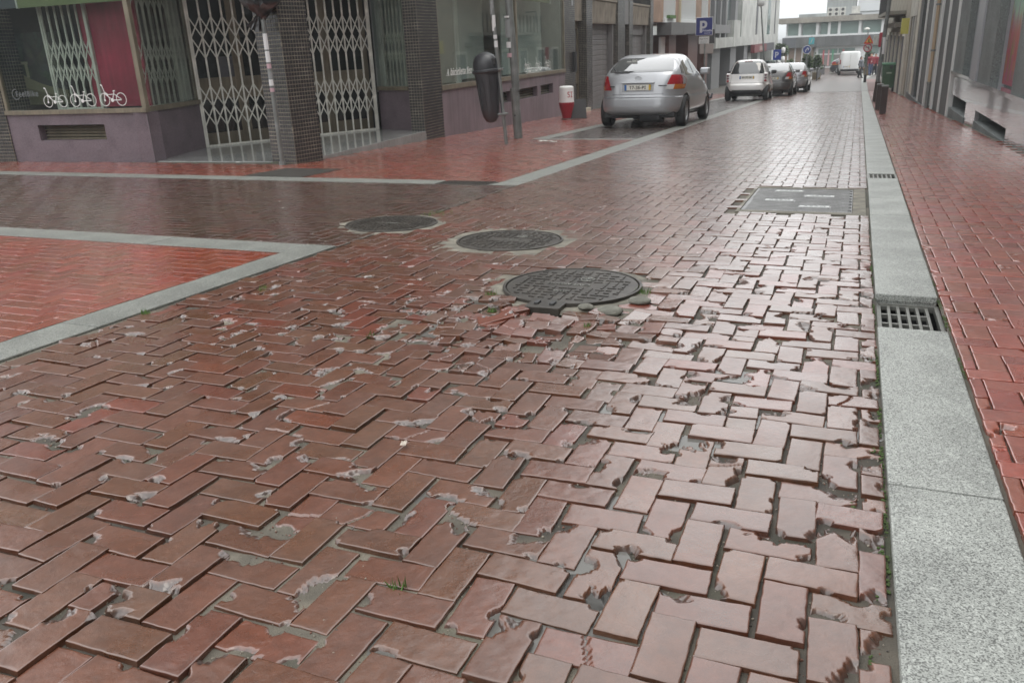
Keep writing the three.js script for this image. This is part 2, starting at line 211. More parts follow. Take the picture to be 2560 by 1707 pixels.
// ---------- the main road ----------
const road = struct('road', true);
{
  pave(road, XL, XR, -44, 1.2, (x, z) => { const rc = coverDist(x, z); if (rc < 0.055) return false; if (x > TEL[0] - 0.03 && z > TEL[2] - 0.03 && z < TEL[3] + 0.03 && x < TEL[1] + 0.1) return false; if (z > -3.72 && z < -3.42 && x > -1.42 && x < -1.02 && Math.hypot(x + 1.27, z + 3.56) < 0.16) return false; return true; }, (x, z, rnd) => {
    const w = wreck(x, z), t = rnd(), c1 = sstep(0.5, 0.02, Math.hypot(x + 1.3, z + 3.35) - 0.32);
    let tint = mixc(BRN, DRK, rnd() * 0.28); if (t < 0.06) tint = mixc(tint, RED, 0.2 + 0.3 * rnd()); if (z < -2.9 && z > -6.5 && t > 0.8) tint = mixc(tint, RED, 0.5); tint = tint.map((v) => v * (0.93 + 0.14 * rnd()));
    return { tint, core: mixc(CORE, tint, 0.1 + 0.3 * rnd()), chips: rnd() < 0.15 + 0.65 * w ? 1 + Math.floor(rnd() * (1 + 2.6 * w)) : 0, big: (0.4 + 0.9 * w) * (x < -0.5 ? 0.8 : 1), crack: 0.01 + 0.03 * w + 0.2 * c1, tilt: 0.005 + 0.02 * w + 0.1 * c1, turn: 0.012 + 0.03 * w + 0.25 * c1 * c1, dy: 0.0012 + 0.003 * w + 0.008 * c1, y: 0.0, shift: 0.004 + 0.012 * w * (x < -0.4 ? 1 : 0.5) };
  }, { seed: 11, hero: 4.3, mid: 7.2, farZ: -8.3, split: (x, z) => 0.03 + 0.75 * sstep(0.55, 0.05, Math.hypot(x + 1.42, z + 3.3) - 0.3) });
  const pud = (x, z) => { let k = 0; for (const p of PUD) k = Math.max(k, sstep(1.25, 0.5, Math.hypot((x - p[0]) / p[2], (z - p[1]) / p[3]))); return k; };
  const bedH = (x, z) => { const f = fbm(x * 9, z * 9, 71, 3), m = fbm(x * 1.7 + 3, z * 1.7, 73, 3), rise = sstep(0.5, 0.72, m) * sstep(0.2, -1.2, x) * 0.0032 * sstep(0.1, 0.6, Math.hypot(x + 1.3, z + 3.35) - 0.32); return -0.0108 + (f - 0.5) * 0.009 + rise - pud(x, z) * 0.016 - 0.02 * sstep(0.22, 0.1, Math.hypot(x + 1.25, z + 3.57)); };
  const bedC = (x, z) => { const m = fbm(x * 1.7 + 3, z * 1.7, 73, 3), f = fbm(x * 14, z * 14, 79, 3), sand = lin(134, 128, 117), soil = lin(94, 88, 80), green = lin(58, 72, 40); let c = mixc(soil, sand, sstep(0.42, 0.66, m)); const ms = sstep(0.56, 0.66, fbm(x * 5, z * 5, 83, 3)) * (x > 0.02 ? 0.9 : 0.35); c = mixc(c, green, ms * 0.7); return c.map((v) => v * (0.55 + 0.9 * f)); };
  bed(road, 'sand_bed', XL - 0.01, XR + 0.012, -5.2, 1.2, 0.018, bedH, bedC);
  bed(road, 'sand_bed', XL - 0.01, XR + 0.012, -44, -5.2, 0.12, (x, z) => -0.014 + 0.0105 * sstep(-7, -9, z), bedC);
  { // grit and crumbs lying in the joints
    const rnd = rng(900), N = 16000, grains = new THREE.InstancedMesh(new THREE.IcosahedronGeometry(1, 0), std(C(1, 1, 1), 0.85), N), m = new THREE.Matrix4(), q = new THREE.Quaternion(), e = new THREE.Euler(), col = new THREE.Color();
    for (let k = 0; k < N; k++) { const z = -0.7 - 3.6 * rnd() * (0.4 + 0.6 * rnd()), x = XL + (XR - XL) * rnd(), s = 0.0012 + 0.0028 * Math.pow(rnd(), 3); e.set(rnd() * 6, rnd() * 6, rnd() * 6); q.setFromEuler(e); m.compose(_p.set(x, bedH(x, z) + s * 0.4, z), q, new THREE.Vector3(s, s * 0.7, s)); grains.setMatrixAt(k, m); const t = rnd(); grains.setColorAt(k, t < 0.5 ? col.setRGB(...lin(140, 132, 120)) : t < 0.8 ? col.setRGB(...lin(112, 80, 68)) : col.setRGB(...lin(78, 74, 70))); }
    grains.name = 'grit'; grains.userData.kind = 'stuff'; road.add(grains);
  }
  // standing rain water between the bricks
  for (const p of PUD) { const g = new THREE.CircleGeometry(1, 28).rotateX(-Math.PI / 2).scale(p[2] * 1.3, 1, p[3] * 1.3).translate(p[0], -0.0095, p[1]); mesh('puddle', g, M.water, road); }
}

// ---------- kerbs and pavements ----------
const font = await new FontLoader().loadAsync('fonts/droid/droid_sans_bold.typeface.json');
function stoneGeo(x0, x1, z0, z1, top, rnd, depth = 0.12) { // sawn granite block, slightly uneven, arrises knocked off
  const g = new RoundedBoxGeometry(x1 - x0 - 0.005, depth, z1 - z0 - 0.006, 2, 0.006); g.translate((x0 + x1) / 2, top - depth / 2, (z0 + z1) / 2); const m = muv(g), u = m.attributes.uv, a = rnd() * 5, b = rnd() * 5; for (let i = 0; i < u.count; i++) u.setXY(i, u.getX(i) + a, u.getY(i) + b); return m; }
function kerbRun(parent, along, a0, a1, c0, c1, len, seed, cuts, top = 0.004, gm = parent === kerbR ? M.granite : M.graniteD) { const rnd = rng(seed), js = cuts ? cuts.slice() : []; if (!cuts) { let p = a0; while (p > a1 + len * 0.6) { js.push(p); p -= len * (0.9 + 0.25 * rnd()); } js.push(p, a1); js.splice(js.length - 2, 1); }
  for (let k = 0; k < js.length - 1; k++) { const hi = js[k], lo = js[k + 1]; const g = along === 'z' ? stoneGeo(c0, c1, lo, hi, top + (rnd() - 0.5) * 0.004, rnd) : stoneGeo(lo, hi, c0, c1, top + (rnd() - 0.5) * 0.004, rnd); mesh('kerb_stone', g, gm, parent); } }
const earth = (x, z) => mixc(lin(70, 68, 62), lin(104, 100, 92), fbm(x * 6, z * 6, 91, 3));
const kerbR = struct('kerb', true);
kerbRun(kerbR, 'z', 1.2, -3.69, 0.168, 0.447, 1, 3, [1.3, 0.1, -1.05, -2.16, -3.68]);
kerbRun(kerbR, 'z', -4.22, -9.0, 0.168, 0.447, 1, 4, [-4.22, -5.07, -6.05, -6.68, -7.6, -9.0], 0.012);
kerbRun(kerbR, 'z', -9.5, -44, 0.168, 0.447, 1.15, 5);
bed(kerbR, 'sand_bed', 0.14, 0.46, -3.7, 1.2, 0.1, () => -0.02, earth); bed(kerbR, 'sand_bed', 0.14, 0.46, -9.0, -4.22, 0.1, () => -0.02, earth); bed(kerbR, 'sand_bed', 0.14, 0.46, -44, -9.5, 0.3, () => -0.02, earth);
const kerbC = struct('corner_kerb', true);
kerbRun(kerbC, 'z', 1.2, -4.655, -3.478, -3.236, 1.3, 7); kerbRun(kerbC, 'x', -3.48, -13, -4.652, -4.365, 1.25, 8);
bed(kerbC, 'sand_bed', -3.49, -3.22, -4.66, 1.2, 0.1, () => -0.02, earth); bed(kerbC, 'sand_bed', -13, -3.47, -4.67, -4.35, 0.1, () => -0.021, earth);
const kerbF = struct('far_kerb', true);
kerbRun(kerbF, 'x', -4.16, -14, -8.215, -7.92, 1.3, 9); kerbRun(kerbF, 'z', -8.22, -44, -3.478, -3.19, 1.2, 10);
bed(kerbF, 'sand_bed', -14, -3.2, -8.22, -7.9, 0.2, () => -0.02, earth); bed(kerbF, 'sand_bed', -3.49, -3.18, -44, -8.2, 0.3, () => -0.021, earth);
{ const s = new THREE.Shape(); s.moveTo(-3.52, 7.93); s.lineTo(-3.2, 7.93); s.lineTo(-3.19, 8.215); s.lineTo(-3.478, 8.215); s.closePath(); const g = muv(new THREE.ExtrudeGeometry(s, { depth: 0.1, bevelEnabled: false }).rotateX(-Math.PI / 2).translate(0, -0.098, 0)); mesh('kerb_stone', g, M.graniteD, kerbF); }
kerbRun(kerbF, 'z', -14.15, -44, -5.4, -5.13, 1.2, 12); kerbRun(kerbF, 'x', -3.49, -5.12, -14.3, -14.1, 0.8, 13);
bed(kerbF, 'sand_bed', -5.42, -5.1, -44, -14.1, 0.3, () => -0.02, earth); bed(kerbF, 'sand_bed', -5.42, -3.48, -14.32, -14.08, 0.3, () => -0.021, earth);

const PINKRED = lin(170, 80, 54);
const RGT = lin(178, 94, 76);
const redSpec = (w0) => (x, z, rnd) => { const t = mixc(x > 0 ? RGT : PINKRED, BRN, rnd() * (x > 0 ? 0.12 : 0.3)).map((v) => v * (0.86 + 0.26 * rnd())), near = x > 0 && z > -6 && z < 0, w = w0 + (near && fbm(x * 2.2, z * 1.4, 97, 2) > 0.62 ? 0.35 : 0); return { tint: t, core: mixc(CORE, t, 0.4), chips: rnd() < 0.12 + w ? 1 + Math.floor(rnd() * 2) : 0, big: 0.3 + 0.6 * w, crack: w * 0.14, tilt: 0.0035 + 0.03 * w, turn: 0.008 + 0.02 * w, dy: 0.0007 + 0.004 * w, y: x > 0 ? 0.006 : 0.001, shift: 0.003 }; };
const dirt = (x, z) => { const m = fbm(x * 4, z * 4, 101, 3), c = mixc(lin(92, 86, 78), lin(124, 118, 108), m); return mixc(c, lin(62, 76, 44), sstep(0.6, 0.68, fbm(x * 3 + 9, z * 3, 103, 3)) * 0.6); };
const pavR = struct('right_pavement', true);
pave(pavR, 0.455, 2.3, -44, 1.2, (x, z) => x < facR(z) - 0.1, redSpec(0.1), { seed: 21, hero: 3.6, mid: 6.5, gap: 0.005, mat2: M.clayWet });
bed(pavR, 'sand_bed', 0.445, 2.4, -6, 1.2, 0.06, (x, z) => -0.008 + (fbm(x * 9, z * 9, 105, 2) - 0.5) * 0.008, dirt); bed(pavR, 'sand_bed', 0.445, 2.4, -44, -6, 0.3, () => -0.006, dirt);
const pavC = struct('corner_pavement', true);
pave(pavC, -9.5, -3.488, -4.357, 0.6, () => true, redSpec(0.0), { seed: 22, hero: 0, mid: 5.4, gap: 0.0042, mat: M.clayWet });
bed(pavC, 'sand_bed', -9.5, -3.48, -4.36, 0.6, 0.1, () => -0.0032, dirt);
const cross = struct('cross_street', true);
pave(cross, -14, -3.235, -7.912, -4.66, (x, z) => coverDist(x, z) > 0.03 && !(x > -3.26 && z > -4.4), (x, z, rnd) => { const t = mixc(mixc(BRN, DRK, 0.35 + rnd() * 0.4), RED, rnd() < 0.1 ? 0.3 : 0).map((v) => v * (0.62 + 0.16 * rnd())); return { tint: t, core: CORE, chips: rnd() < 0.15 ? 1 : 0, big: 0.35, crack: 0.01, tilt: 0.0035, turn: 0.008, dy: 0.0007, y: 0 }; }, { seed: 23, hero: 0, mid: 6.6, gap: 0.0045, mat: M.clayWet });
bed(cross, 'sand_bed', -14, -3.22, -7.93, -4.65, 0.15, () => -0.0032, dirt);
const facL = (z) => -7.30 - 0.033 * (-z - 9.7), facF = (x) => -9.47 - 0.0664 * (x + 12.64);
function facR(z) { return z > -12.2 ? 2.03 : 2.03 - 0.0183 * (-z - 12.2); }
const pavF = struct('far_pavement', true);
pave(pavF, -14, -3.488, -44, -8.225, (x, z) => (z > -14.1 ? x > (z < -9.6 ? facL(z) : -20) && z > (x < -7.4 ? facF(x) : -20) : x < -5.41 && x > facL(z) - 0.1) && !(x > -7.02 && x < -6.12 && z < -8.26 && z > -9.15), redSpec(0.0), { seed: 24, gap: 0.0045, mat: M.clayWet });
bed(pavF, 'sand_bed', -14, -3.48, -14.12, -8.2, 0.25, () => -0.0032, dirt); bed(pavF, 'sand_bed', -8.6, -5.39, -44, -14.12, 0.4, () => -0.0032, dirt);
const bay = struct('parking_bay', true);
pave(bay, -5.125, -3.488, -44, -14.3, () => true, (x, z, rnd) => { const t = mixc(lin(104, 90, 84), lin(84, 74, 70), rnd()).map((v) => v * (0.88 + 0.24 * rnd())); return { tint: t, core: CORE, chips: 0, big: 0, crack: 0, tilt: 0.006, dy: 0.001, y: 0 }; }, { seed: 25, gap: 0.005, mat: M.clayWet });
bed(bay, 'sand_bed', -5.13, -3.48, -44, -14.3, 0.4, () => -0.0032, dirt);
// ground below everything, reaching to the horizon
{
  const zs = [260, 60, 20, 2, -2, -44, -80, -140, -300, -700], pos = [], uv = [], idx = [], col = []; zs.forEach((z, k) => { const y = (z > 60 ? gy(60) : gy(z)) - (z > -43 ? 0.42 : z > -79 ? 0.02 : 0.0); for (const x of [-500, -20, 20, 500]) { pos.push(x, y, z); uv.push(x, z); col.push(0.1, 0.098, 0.095); } if (k) for (let c = 0; c < 3; c++) { const a = (k - 1) * 4 + c, b = k * 4 + c; idx.push(a, a + 1, b, a + 1, b + 1, b); } });
  const g = mesh('ground', fin(pos, col, uv, idx), M.mortar); g.userData.kind = 'structure';
  const wet = new THREE.MeshPhysicalMaterial({ color: C(0.16, 0.115, 0.1), roughness: 0.5, map: rep(concMap, 0.7), bumpMap: rep(clayBump, 1.5), bumpScale: 0.003, clearcoat: 0.6, clearcoatRoughness: 0.25 });
  const sheet = (name, list, m, dy) => { const p = [], u = [], i = []; list.forEach(([z, xa, xb], k) => { p.push(xa, gy(z) + dy, z, xb, gy(z) + dy, z); u.push(xa, z, xb, z); if (k) { const a = 2 * k - 2; i.push(a, a + 1, a + 2, a + 1, a + 3, a + 2); } }); const q = new THREE.BufferGeometry(); q.setAttribute('position', new THREE.Float32BufferAttribute(p, 3)); q.setAttribute('uv', new THREE.Float32BufferAttribute(u, 2)); q.setIndex(i); q.computeVertexNormals(); const o = mesh(name, q, m); o.userData.kind = 'structure'; return o; };
  const steps = (a, b, f) => { const r = []; for (let z = a; z >= b; z -= 2) r.push([z, ...f(z)]); return r; };
  sheet('far_road', steps(-43.4, -112, (z) => [-3.2 - sstep(-60, -90, z) * 0.2, 0.17]), wet, 0.006);
  sheet('square', steps(-44, -112, (z) => [-30, 30]), std(C(0.2, 0.19, 0.18), 0.45, { map: rep(concMap, 0.5) }), -0.004);
  const gran = M.granite; sheet('far_kerb_line', steps(-43.9, -80, (z) => [0.17 + 0 * z, 0.45 + sstep(-60, -80, z) * 0.8]), gran, 0.012);
  sheet('far_kerb_line', steps(-44, -80, (z) => [-3.48, -3.19]), gran, 0.012);
  const redFar = std(C(0.24, 0.1, 0.085), 0.5, { map: rep(clayMap, 0.5) }); sheet('far_footway', steps(-44, -62, (z) => [0.46, 2.2]), redFar, 0.012);
}

// ---------- iron covers and drains ----------
function treadGeo(R, rnd, pitch) { const out = []; for (let gx = -R; gx < R; gx += pitch) for (let gz = -R; gz < R; gz += pitch) { const x = gx + pitch / 2, z = gz + pitch / 2; if (Math.hypot(x, z) > R - pitch * 0.55) continue; if (Math.abs(z) < 0.028 && Math.abs(x) < 0.16) continue; const t = rnd(), h = 0.0045, a = pitch * 0.46, w = pitch * 0.12; if (t < 0.4) { out.push(bx(x - a, x + a, 0, h, z - w, z + w)); } else if (t < 0.7) { out.push(bx(x - w, x + w, 0, h, z - a, z + a)); } else { out.push(bx(x - a * 0.5, x + a * 0.5, 0, h, z - w, z + w), bx(x - a * 0.5 - w, x - a * 0.5 + w, 0, h, z - a * 0.5, z + w)); } } return muv(join(out)); }
function collarGeo(r0, r1, rnd, oct) { // cracked cement ring, its outer rim ragged
  const n = 64, rings = 5, pos = [], col = [], uv = [], idx = []; const off = Array.from({ length: n }, () => rnd()); for (let k = 0; k < rings; k++) for (let i = 0; i < n; i++) { const a = (i / n) * Math.PI * 2, sq = 1 / Math.max(Math.abs(Math.cos(a)), Math.abs(Math.sin(a))), outer = r1 * (oct ? Math.min(sq, 1.28) : 1) * (0.93 + 0.14 * vnoise(i * 0.5, 3, 5, 32)), r = r0 + (outer - r0) * k / (rings - 1), x = Math.cos(a) * r, z = Math.sin(a) * r; pos.push(x, (k === rings - 1 ? -0.012 : 0.0) + (fbm(x * 18, z * 18, 3, 3) - 0.5) * 0.008, z); uv.push(x, z); const c = lin(152, 148, 138).map((v) => v * (0.7 + 0.6 * fbm(x * 14, z * 14, 7, 3))); col.push(...c); }
  for (let k = 0; k < rings - 1; k++) for (let i = 0; i < n; i++) { const a = k * n + i, b = k * n + (i + 1) % n; idx.push(a, b, a + n, b, b + n, a + n); } return fin(pos, col, uv, idx); }
function text3(str, size, depth) { const g = new TextGeometry(str, { font, size, depth, curveSegments: 3, bevelEnabled: false }); g.computeBoundingBox(); const b = g.boundingBox; g.translate(-(b.min.x + b.max.x) / 2, -(b.min.y + b.max.y) / 2, 0); return g.rotateX(-Math.PI / 2); }
const coverLabels = ['round iron cover nearest the camera, proud of broken bricks, with a square hinge block', 'round iron cover between the other two, ringed by pale cement', 'round iron cover at the mouth of the side street, farthest left'];
COVERS.forEach((c, k) => {
  const rnd = rng(200 + k), t = thing('manhole_cover', coverLabels[k], 'manhole cover', c[0], SL * c[1], c[1], 0, 'round iron covers in the road'); t.rotation.set(TILT + (k === 0 ? 0.012 : 0), 0, 0); const up = k === 0 ? 0.014 : 0.004, R = c[2] - 0.005;
  mesh('rim', muv(lathe([[R - 0.016, -0.06], [R - 0.016, 0.001], [R - 0.013, 0.003], [R - 0.004, 0.003], [R, 0.0], [R, -0.075]], 64).translate(0, up, 0)), M.iron, t);
  mesh('lid', muv(lathe([[0, 0], [R - 0.024, 0], [R - 0.021, -0.003], [R - 0.021, -0.03]], 64).translate(0, up, 0)), M.iron, t);
  mesh('tread', treadGeo(R - 0.02, rnd, k === 2 ? 0.04 : 0.05).translate(0, up - 0.0005, 0), M.iron, t);
  const words = k === 0 ? [['CAUT ABERTO', 0.026, 0], ['D400', 0.022, 0.14]] : [['ABERTO', 0.022, 0]];
  for (const [w, s, dz] of words) mesh('lettering', text3(w, s, 0.004).rotateY(Math.PI).translate(k === 0 ? -0.02 : 0.02, up, dz), M.steel, t);
  if (k < 2) mesh('emblem', join([new THREE.TorusGeometry(0.036, 0.004, 6, 24).rotateX(Math.PI / 2), bx(-0.02, 0.02, -0.003, 0.003, -0.004, 0.004), bx(-0.004, 0.004, -0.003, 0.003, -0.022, 0.022)]).translate(0.05, up + 0.002, -0.12), M.steel, t);
  mesh('cement_collar', collarGeo(R - 0.004, k === 1 ? 0.47 : 0.44, rnd, k === 1).translate(0, -0.001, 0), M.mortar, t);
  if (k === 0) { mesh('hinge_block', muv(rbx(-0.095, 0.085, -0.06, 0.02, 0.335, 0.46, 0.006)), M.iron, t); for (const x of [-0.05, 0.03]) mesh('hinge_bolt', rbx(x - 0.012, x + 0.012, 0.018, 0.03, 0.37, 0.42, 0.004), M.dark, t); }
});
{ // telecom chamber
  const t = thing('chamber_cover', 'rectangular grey iron chamber cover with four pale label plates beside the right kerb', 'cover', (TEL[0] + TEL[1]) / 2, SL * -7.48, -7.48); t.rotation.x = TILT;
  const sur = []; const X0 = -0.487, X1 = 0.487; sur.push([X0, X1, -0.78, -0.68], [X0, X1, 0.68, 0.78], [X0, -0.46, -0.68, 0.68], [0.39, X1, -0.68, 0.68]); for (const s of sur) { const g = muv(bx(s[0], s[1], -0.08, 0.0, s[2], s[3])); const n = g.attributes.position.count, col = new Float32Array(n * 3); const cc = lin(160, 156, 146); for (let i = 0; i < n; i++) col.set(cc, 3 * i); g.setAttribute('color', new THREE.BufferAttribute(col, 3)); mesh('cement_surround', g, M.mortar, t); }
  const pl = std(C(0.3, 0.305, 0.32), 0.32, { metalness: 0.45, map: rep(concMap, 2) }), lab = std(C(0.5, 0.51, 0.5), 0.5);
  for (const [a, b, c, d] of [[-0.455, -0.035, -0.675, -0.002], [-0.031, 0.385, -0.675, -0.002], [-0.455, -0.035, 0.002, 0.675], [-0.031, 0.385, 0.002, 0.675]]) mesh('plate', muv(bx(a, b, -0.05, -0.003, c, d)), pl, t);
  const plates = [[-0.16, -0.5], [0.12, -0.2], [-0.2, 0.1], [0.1, 0.42]], studs = [], st = new THREE.ConeGeometry(0.0095, 0.006, 4, 1, true).scale(1, 1, 1.25); for (let x = -0.42; x < 0.36; x += 0.021) for (let z = -0.655; z < 0.66; z += 0.027) { if (plates.some((p) => Math.abs(x - p[0]) < 0.13 && Math.abs(z - p[1]) < 0.05)) continue; studs.push(st.clone().translate(x + (Math.round(z / 0.027) % 2) * 0.0105, -0.0005, z)); }
  const sg = mesh('tread_studs', muv(join(studs)), pl, t); sg.userData.kind = 'stuff';
  for (const p of plates) { const l = mesh('label_plate', rbx(p[0] - 0.115, p[0] + 0.115, -0.004, 0.004, p[1] - 0.042, p[1] + 0.042, 0.002), lab, t); mesh('lettering', text3('ACOM', 0.042, 0.003).translate(p[0], 0.0035, p[1]), std(C(0.33, 0.34, 0.34), 0.5), t); }
  for (let k = 0; k < 8; k++) mesh('lifting_slot', bx(0.36, 0.38, -0.004, 0.001, -0.6 + k * 0.165, -0.55 + k * 0.165), M.black, t);
}
function grate(z0, z1, label, y) {
  const t = thing('drain_grate', label, 'drain grate', 0.308, SL * (z0 + z1) / 2, (z0 + z1) / 2); t.rotation.x = TILT; const hz = (z1 - z0) / 2 - 0.008, hx = 0.142, w = 0.02;
  mesh('frame', join([bx(-hx, hx, y - 0.03, y, -hz, -hz + w), bx(-hx, hx, y - 0.03, y, hz - w, hz), bx(-hx, -hx + w, y - 0.03, y, -hz + w, hz - w), bx(hx - w, hx, y - 0.03, y, -hz + w, hz - w)]), M.steel, t);
  const ix = hx - w - 0.004, iz = hz - w - 0.004, sx = -0.03; // the grid sits a little to the road side of its frame
  for (let k = 0; k < 6; k++) { const x = -ix + k * ((2 * ix + sx) / 5); mesh('bar', rbx(x - 0.0075, x + 0.0075, y - 0.03, y - 0.004, -iz, iz, 0.003), M.steel, t); }
  for (let k = 0; k < 4; k++) { const z = -iz + k * (2 * iz / 3); mesh('cross_bar', bx(-ix, ix + sx, y - 0.026, y - 0.0062, z - 0.008, z + 0.008), M.steel, t); }
  mesh('pit', join([bx(-hx - 0.01, hx + 0.01, -0.36, -0.34, -hz, hz), bx(-hx - 0.012, -hx, -0.34, y - 0.031, -hz, hz), bx(hx, hx + 0.012, -0.34, y - 0.031, -hz, hz), bx(-hx, hx, -0.34, y - 0.031, -hz - 0.006, -hz), bx(-hx, hx, -0.34, y - 0.031, hz, hz + 0.006)]), M.dark, t);
}
grate(-4.21, -3.69, 'steel drain grate with fifteen openings set low in the right kerb, nearest the camera', -0.028);
grate(-9.49, -9.01, 'small steel drain grate farther up the right kerb, level with the rectangular cover', 0);
{ // covers in the far footway
  const t = thing('footway_cover', 'dark square cover in the red pavement before the tiled corner pillar', 'cover', -6.57, SL * -8.7, -8.7); t.rotation.x = TILT; const d = std(C(0.07, 0.065, 0.06), 0.5, { map: rep(concMap, 2) }); mesh('plate', muv(rbx(-0.4, 0.4, -0.04, 0.004, -0.4, 0.4, 0.004)), d, t); mesh('frame', muv(join([bx(-0.45, 0.45, -0.04, 0.002, -0.45, -0.405), bx(-0.45, 0.45, -0.04, 0.002, 0.405, 0.45), bx(-0.45, -0.405, -0.04, 0.002, -0.405, 0.405), bx(0.405, 0.45, -0.04, 0.002, -0.405, 0.405)])), d, t);
  const s = thing('gutter_plate', 'narrow ribbed iron plate closing the gap in the far kerb corner', 'cover', -3.83, SL * -8.07, -8.07); s.rotation.x = TILT; mesh('plate', muv(rbx(-0.31, 0.3, -0.05, 0.0, -0.145, 0.135, 0.004)), M.iron, s); for (let k = 0; k < 6; k++) mesh('rib', bx(-0.29, 0.28, -0.001, 0.006, -0.12 + k * 0.045, -0.105 + k * 0.045), M.iron, s);
}
{ // broken bricks and rubble heaved up in front of the nearest cover
  const rnd = rng(77), sp = (o) => ({ tint: mixc(BRN, RED, 0.4 + 0.3 * rnd()), core: CORE, chips: 2, big: 0.9, crack: 0, ...o });
  const parts = [[-1.47, -3.31, 0.016, 0.17, 0.1, 0.5, 0.12, 0.16], [-1.43, -3.49, 0.01, 0.09, 0.08, 1.0, 0.1, -0.1], [-1.26, -3.39, 0.006, 0.13, 0.1, 0.12, 0.06, -0.05], [-1.02, -3.47, 0.004, 0.1, 0.1, 0.75, -0.05, 0.04], [-1.12, -3.36, -0.002, 0.11, 0.09, 0.1, -0.03, 0.05]];
  parts.forEach((p, k) => { const b = mesh('loose_brick', brickGeo(p[3], p[4], 0.006, rnd, sp({})), M.clay); b.position.set(p[0], SL * p[1] + p[2], p[1]); b.rotation.set(p[6] + TILT, p[5], p[7]); tag(b, ['tilted loose brick standing on its corner left of the hinge block', 'small wedge of brick against the near cover rim', 'half brick lying square before the hinge block', 'turned broken brick right of the rubble stones', 'flaked half brick sunk before the rubble stones'][k], 'brick', 'loose bricks before the nearest cover'); });
  [[-1.13, -3.62, 0.035], [-1.0, -3.585, 0.05], [-0.9, -3.8, 0.045]].forEach((p, k) => { const g = new THREE.IcosahedronGeometry(p[2], 2), q = g.attributes.position; for (let i = 0; i < q.count; i++) { const f = 0.75 + 0.5 * vnoise(q.getX(i) * 30 + k * 7, q.getZ(i) * 30 + q.getY(i) * 20, 3); q.setXYZ(i, q.getX(i) * f * 1.25, q.getY(i) * f * 0.45, q.getZ(i) * f); } const s = mesh('rubble_stone', muv(toCreasedNormals(mergeVertices(g), 0.5)), M.stone); s.position.set(p[0], SL * p[1] + 0.006, p[1]); tag(s, ['smallest grey rubble stone under the near cover rim', 'largest pale rubble stone beside the near cover', 'rounded rubble stone at the right edge of the near cover'][k], 'stone', 'rubble stones by the nearest cover'); });
}
// moss and grass in the joints
{
  const blade = new THREE.ConeGeometry(0.0016, 0.022, 3).translate(0, 0.011, 0), tuft = new THREE.IcosahedronGeometry(0.0042, 0).scale(1, 0.55, 1), rnd = rng(500), mosses = [], blades = [];
  const moss = (x, z, n, rx, rz) => { for (let k = 0; k < n; k++) { const a = x + (rnd() - 0.5) * 2 * rx, b = z + (rnd() - 0.5) * 2 * rz; mosses.push([a, b, 0.5 + rnd() * 0.9]); } };
  const grass = (x, z, n, r) => { for (let k = 0; k < n; k++) blades.push([x + (rnd() - 0.5) * 2 * r, z + (rnd() - 0.5) * 2 * r, 0.6 + rnd() * 1.1, (rnd() - 0.5) * 1.1, rnd() * 6.28]); };
  for (let z = -1.0; z > -5; z -= 0.02) if (vnoise(z * 7, 2, 3) > 0.5) moss(0.16, z, 4, 0.005, 0.015);
  for (let k = 0; k < 22; k++) moss(0.02 + rnd() * 0.13, -1.1 - rnd() * 2.5, 6, 0.006, 0.02); for (let z = -1.4; z > -5; z -= 0.03) if (vnoise(z * 5, 8, 5) > 0.55) moss(0.452, z, 5, 0.008, 0.02);
  for (const [x, z, n, r] of [[-3.2, -6.08, 60, 0.12], [-1.67, -3.72, 40, 0.03], [-0.93, -3.98, 50, 0.04], [-1.03, -3.32, 25, 0.015], [-1.55, -3.45, 25, 0.02], [-0.85, -1.3, 14, 0.02], [-1.9, -2.9, 14, 0.02], [-2.95, -3.5, 18, 0.03], [-7.72, -9.82, 60, 0.12], [0.6, -21.9, 50, 0.12], [-3.2, -2.9, 40, 0.02], [1.8, -17.4, 60, 0.15]]) { grass(x, z, n, r); moss(x, z, n, r * 1.2, r * 0.8); }
  const mi = new THREE.InstancedMesh(tuft, M.moss, mosses.length), bi = new THREE.InstancedMesh(blade, std(C(0.1, 0.19, 0.04), 0.8), blades.length), m = new THREE.Matrix4(), q = new THREE.Quaternion(), e = new THREE.Euler();
  mosses.forEach((p, k) => { m.compose(_p.set(p[0], SL * p[1] - 0.006, p[1]), q.identity(), new THREE.Vector3(p[2], p[2], p[2])); mi.setMatrixAt(k, m); }); blades.forEach((p, k) => { e.set(p[3], p[4], p[3] * 0.6); q.setFromEuler(e); m.compose(_p.set(p[0], SL * p[1] - 0.004, p[1]), q, new THREE.Vector3(p[2], p[2], p[2])); bi.setMatrixAt(k, m); });
  mi.name = 'moss'; bi.name = 'grass'; for (const o of [mi, bi]) { o.userData.kind = 'stuff'; scene.add(o); } mi.userData.label = 'moss growing in the brick joints and along the kerbs'; mi.userData.category = 'moss'; bi.userData.label = 'grass sprouting between bricks and around the covers'; bi.userData.category = 'grass';
}

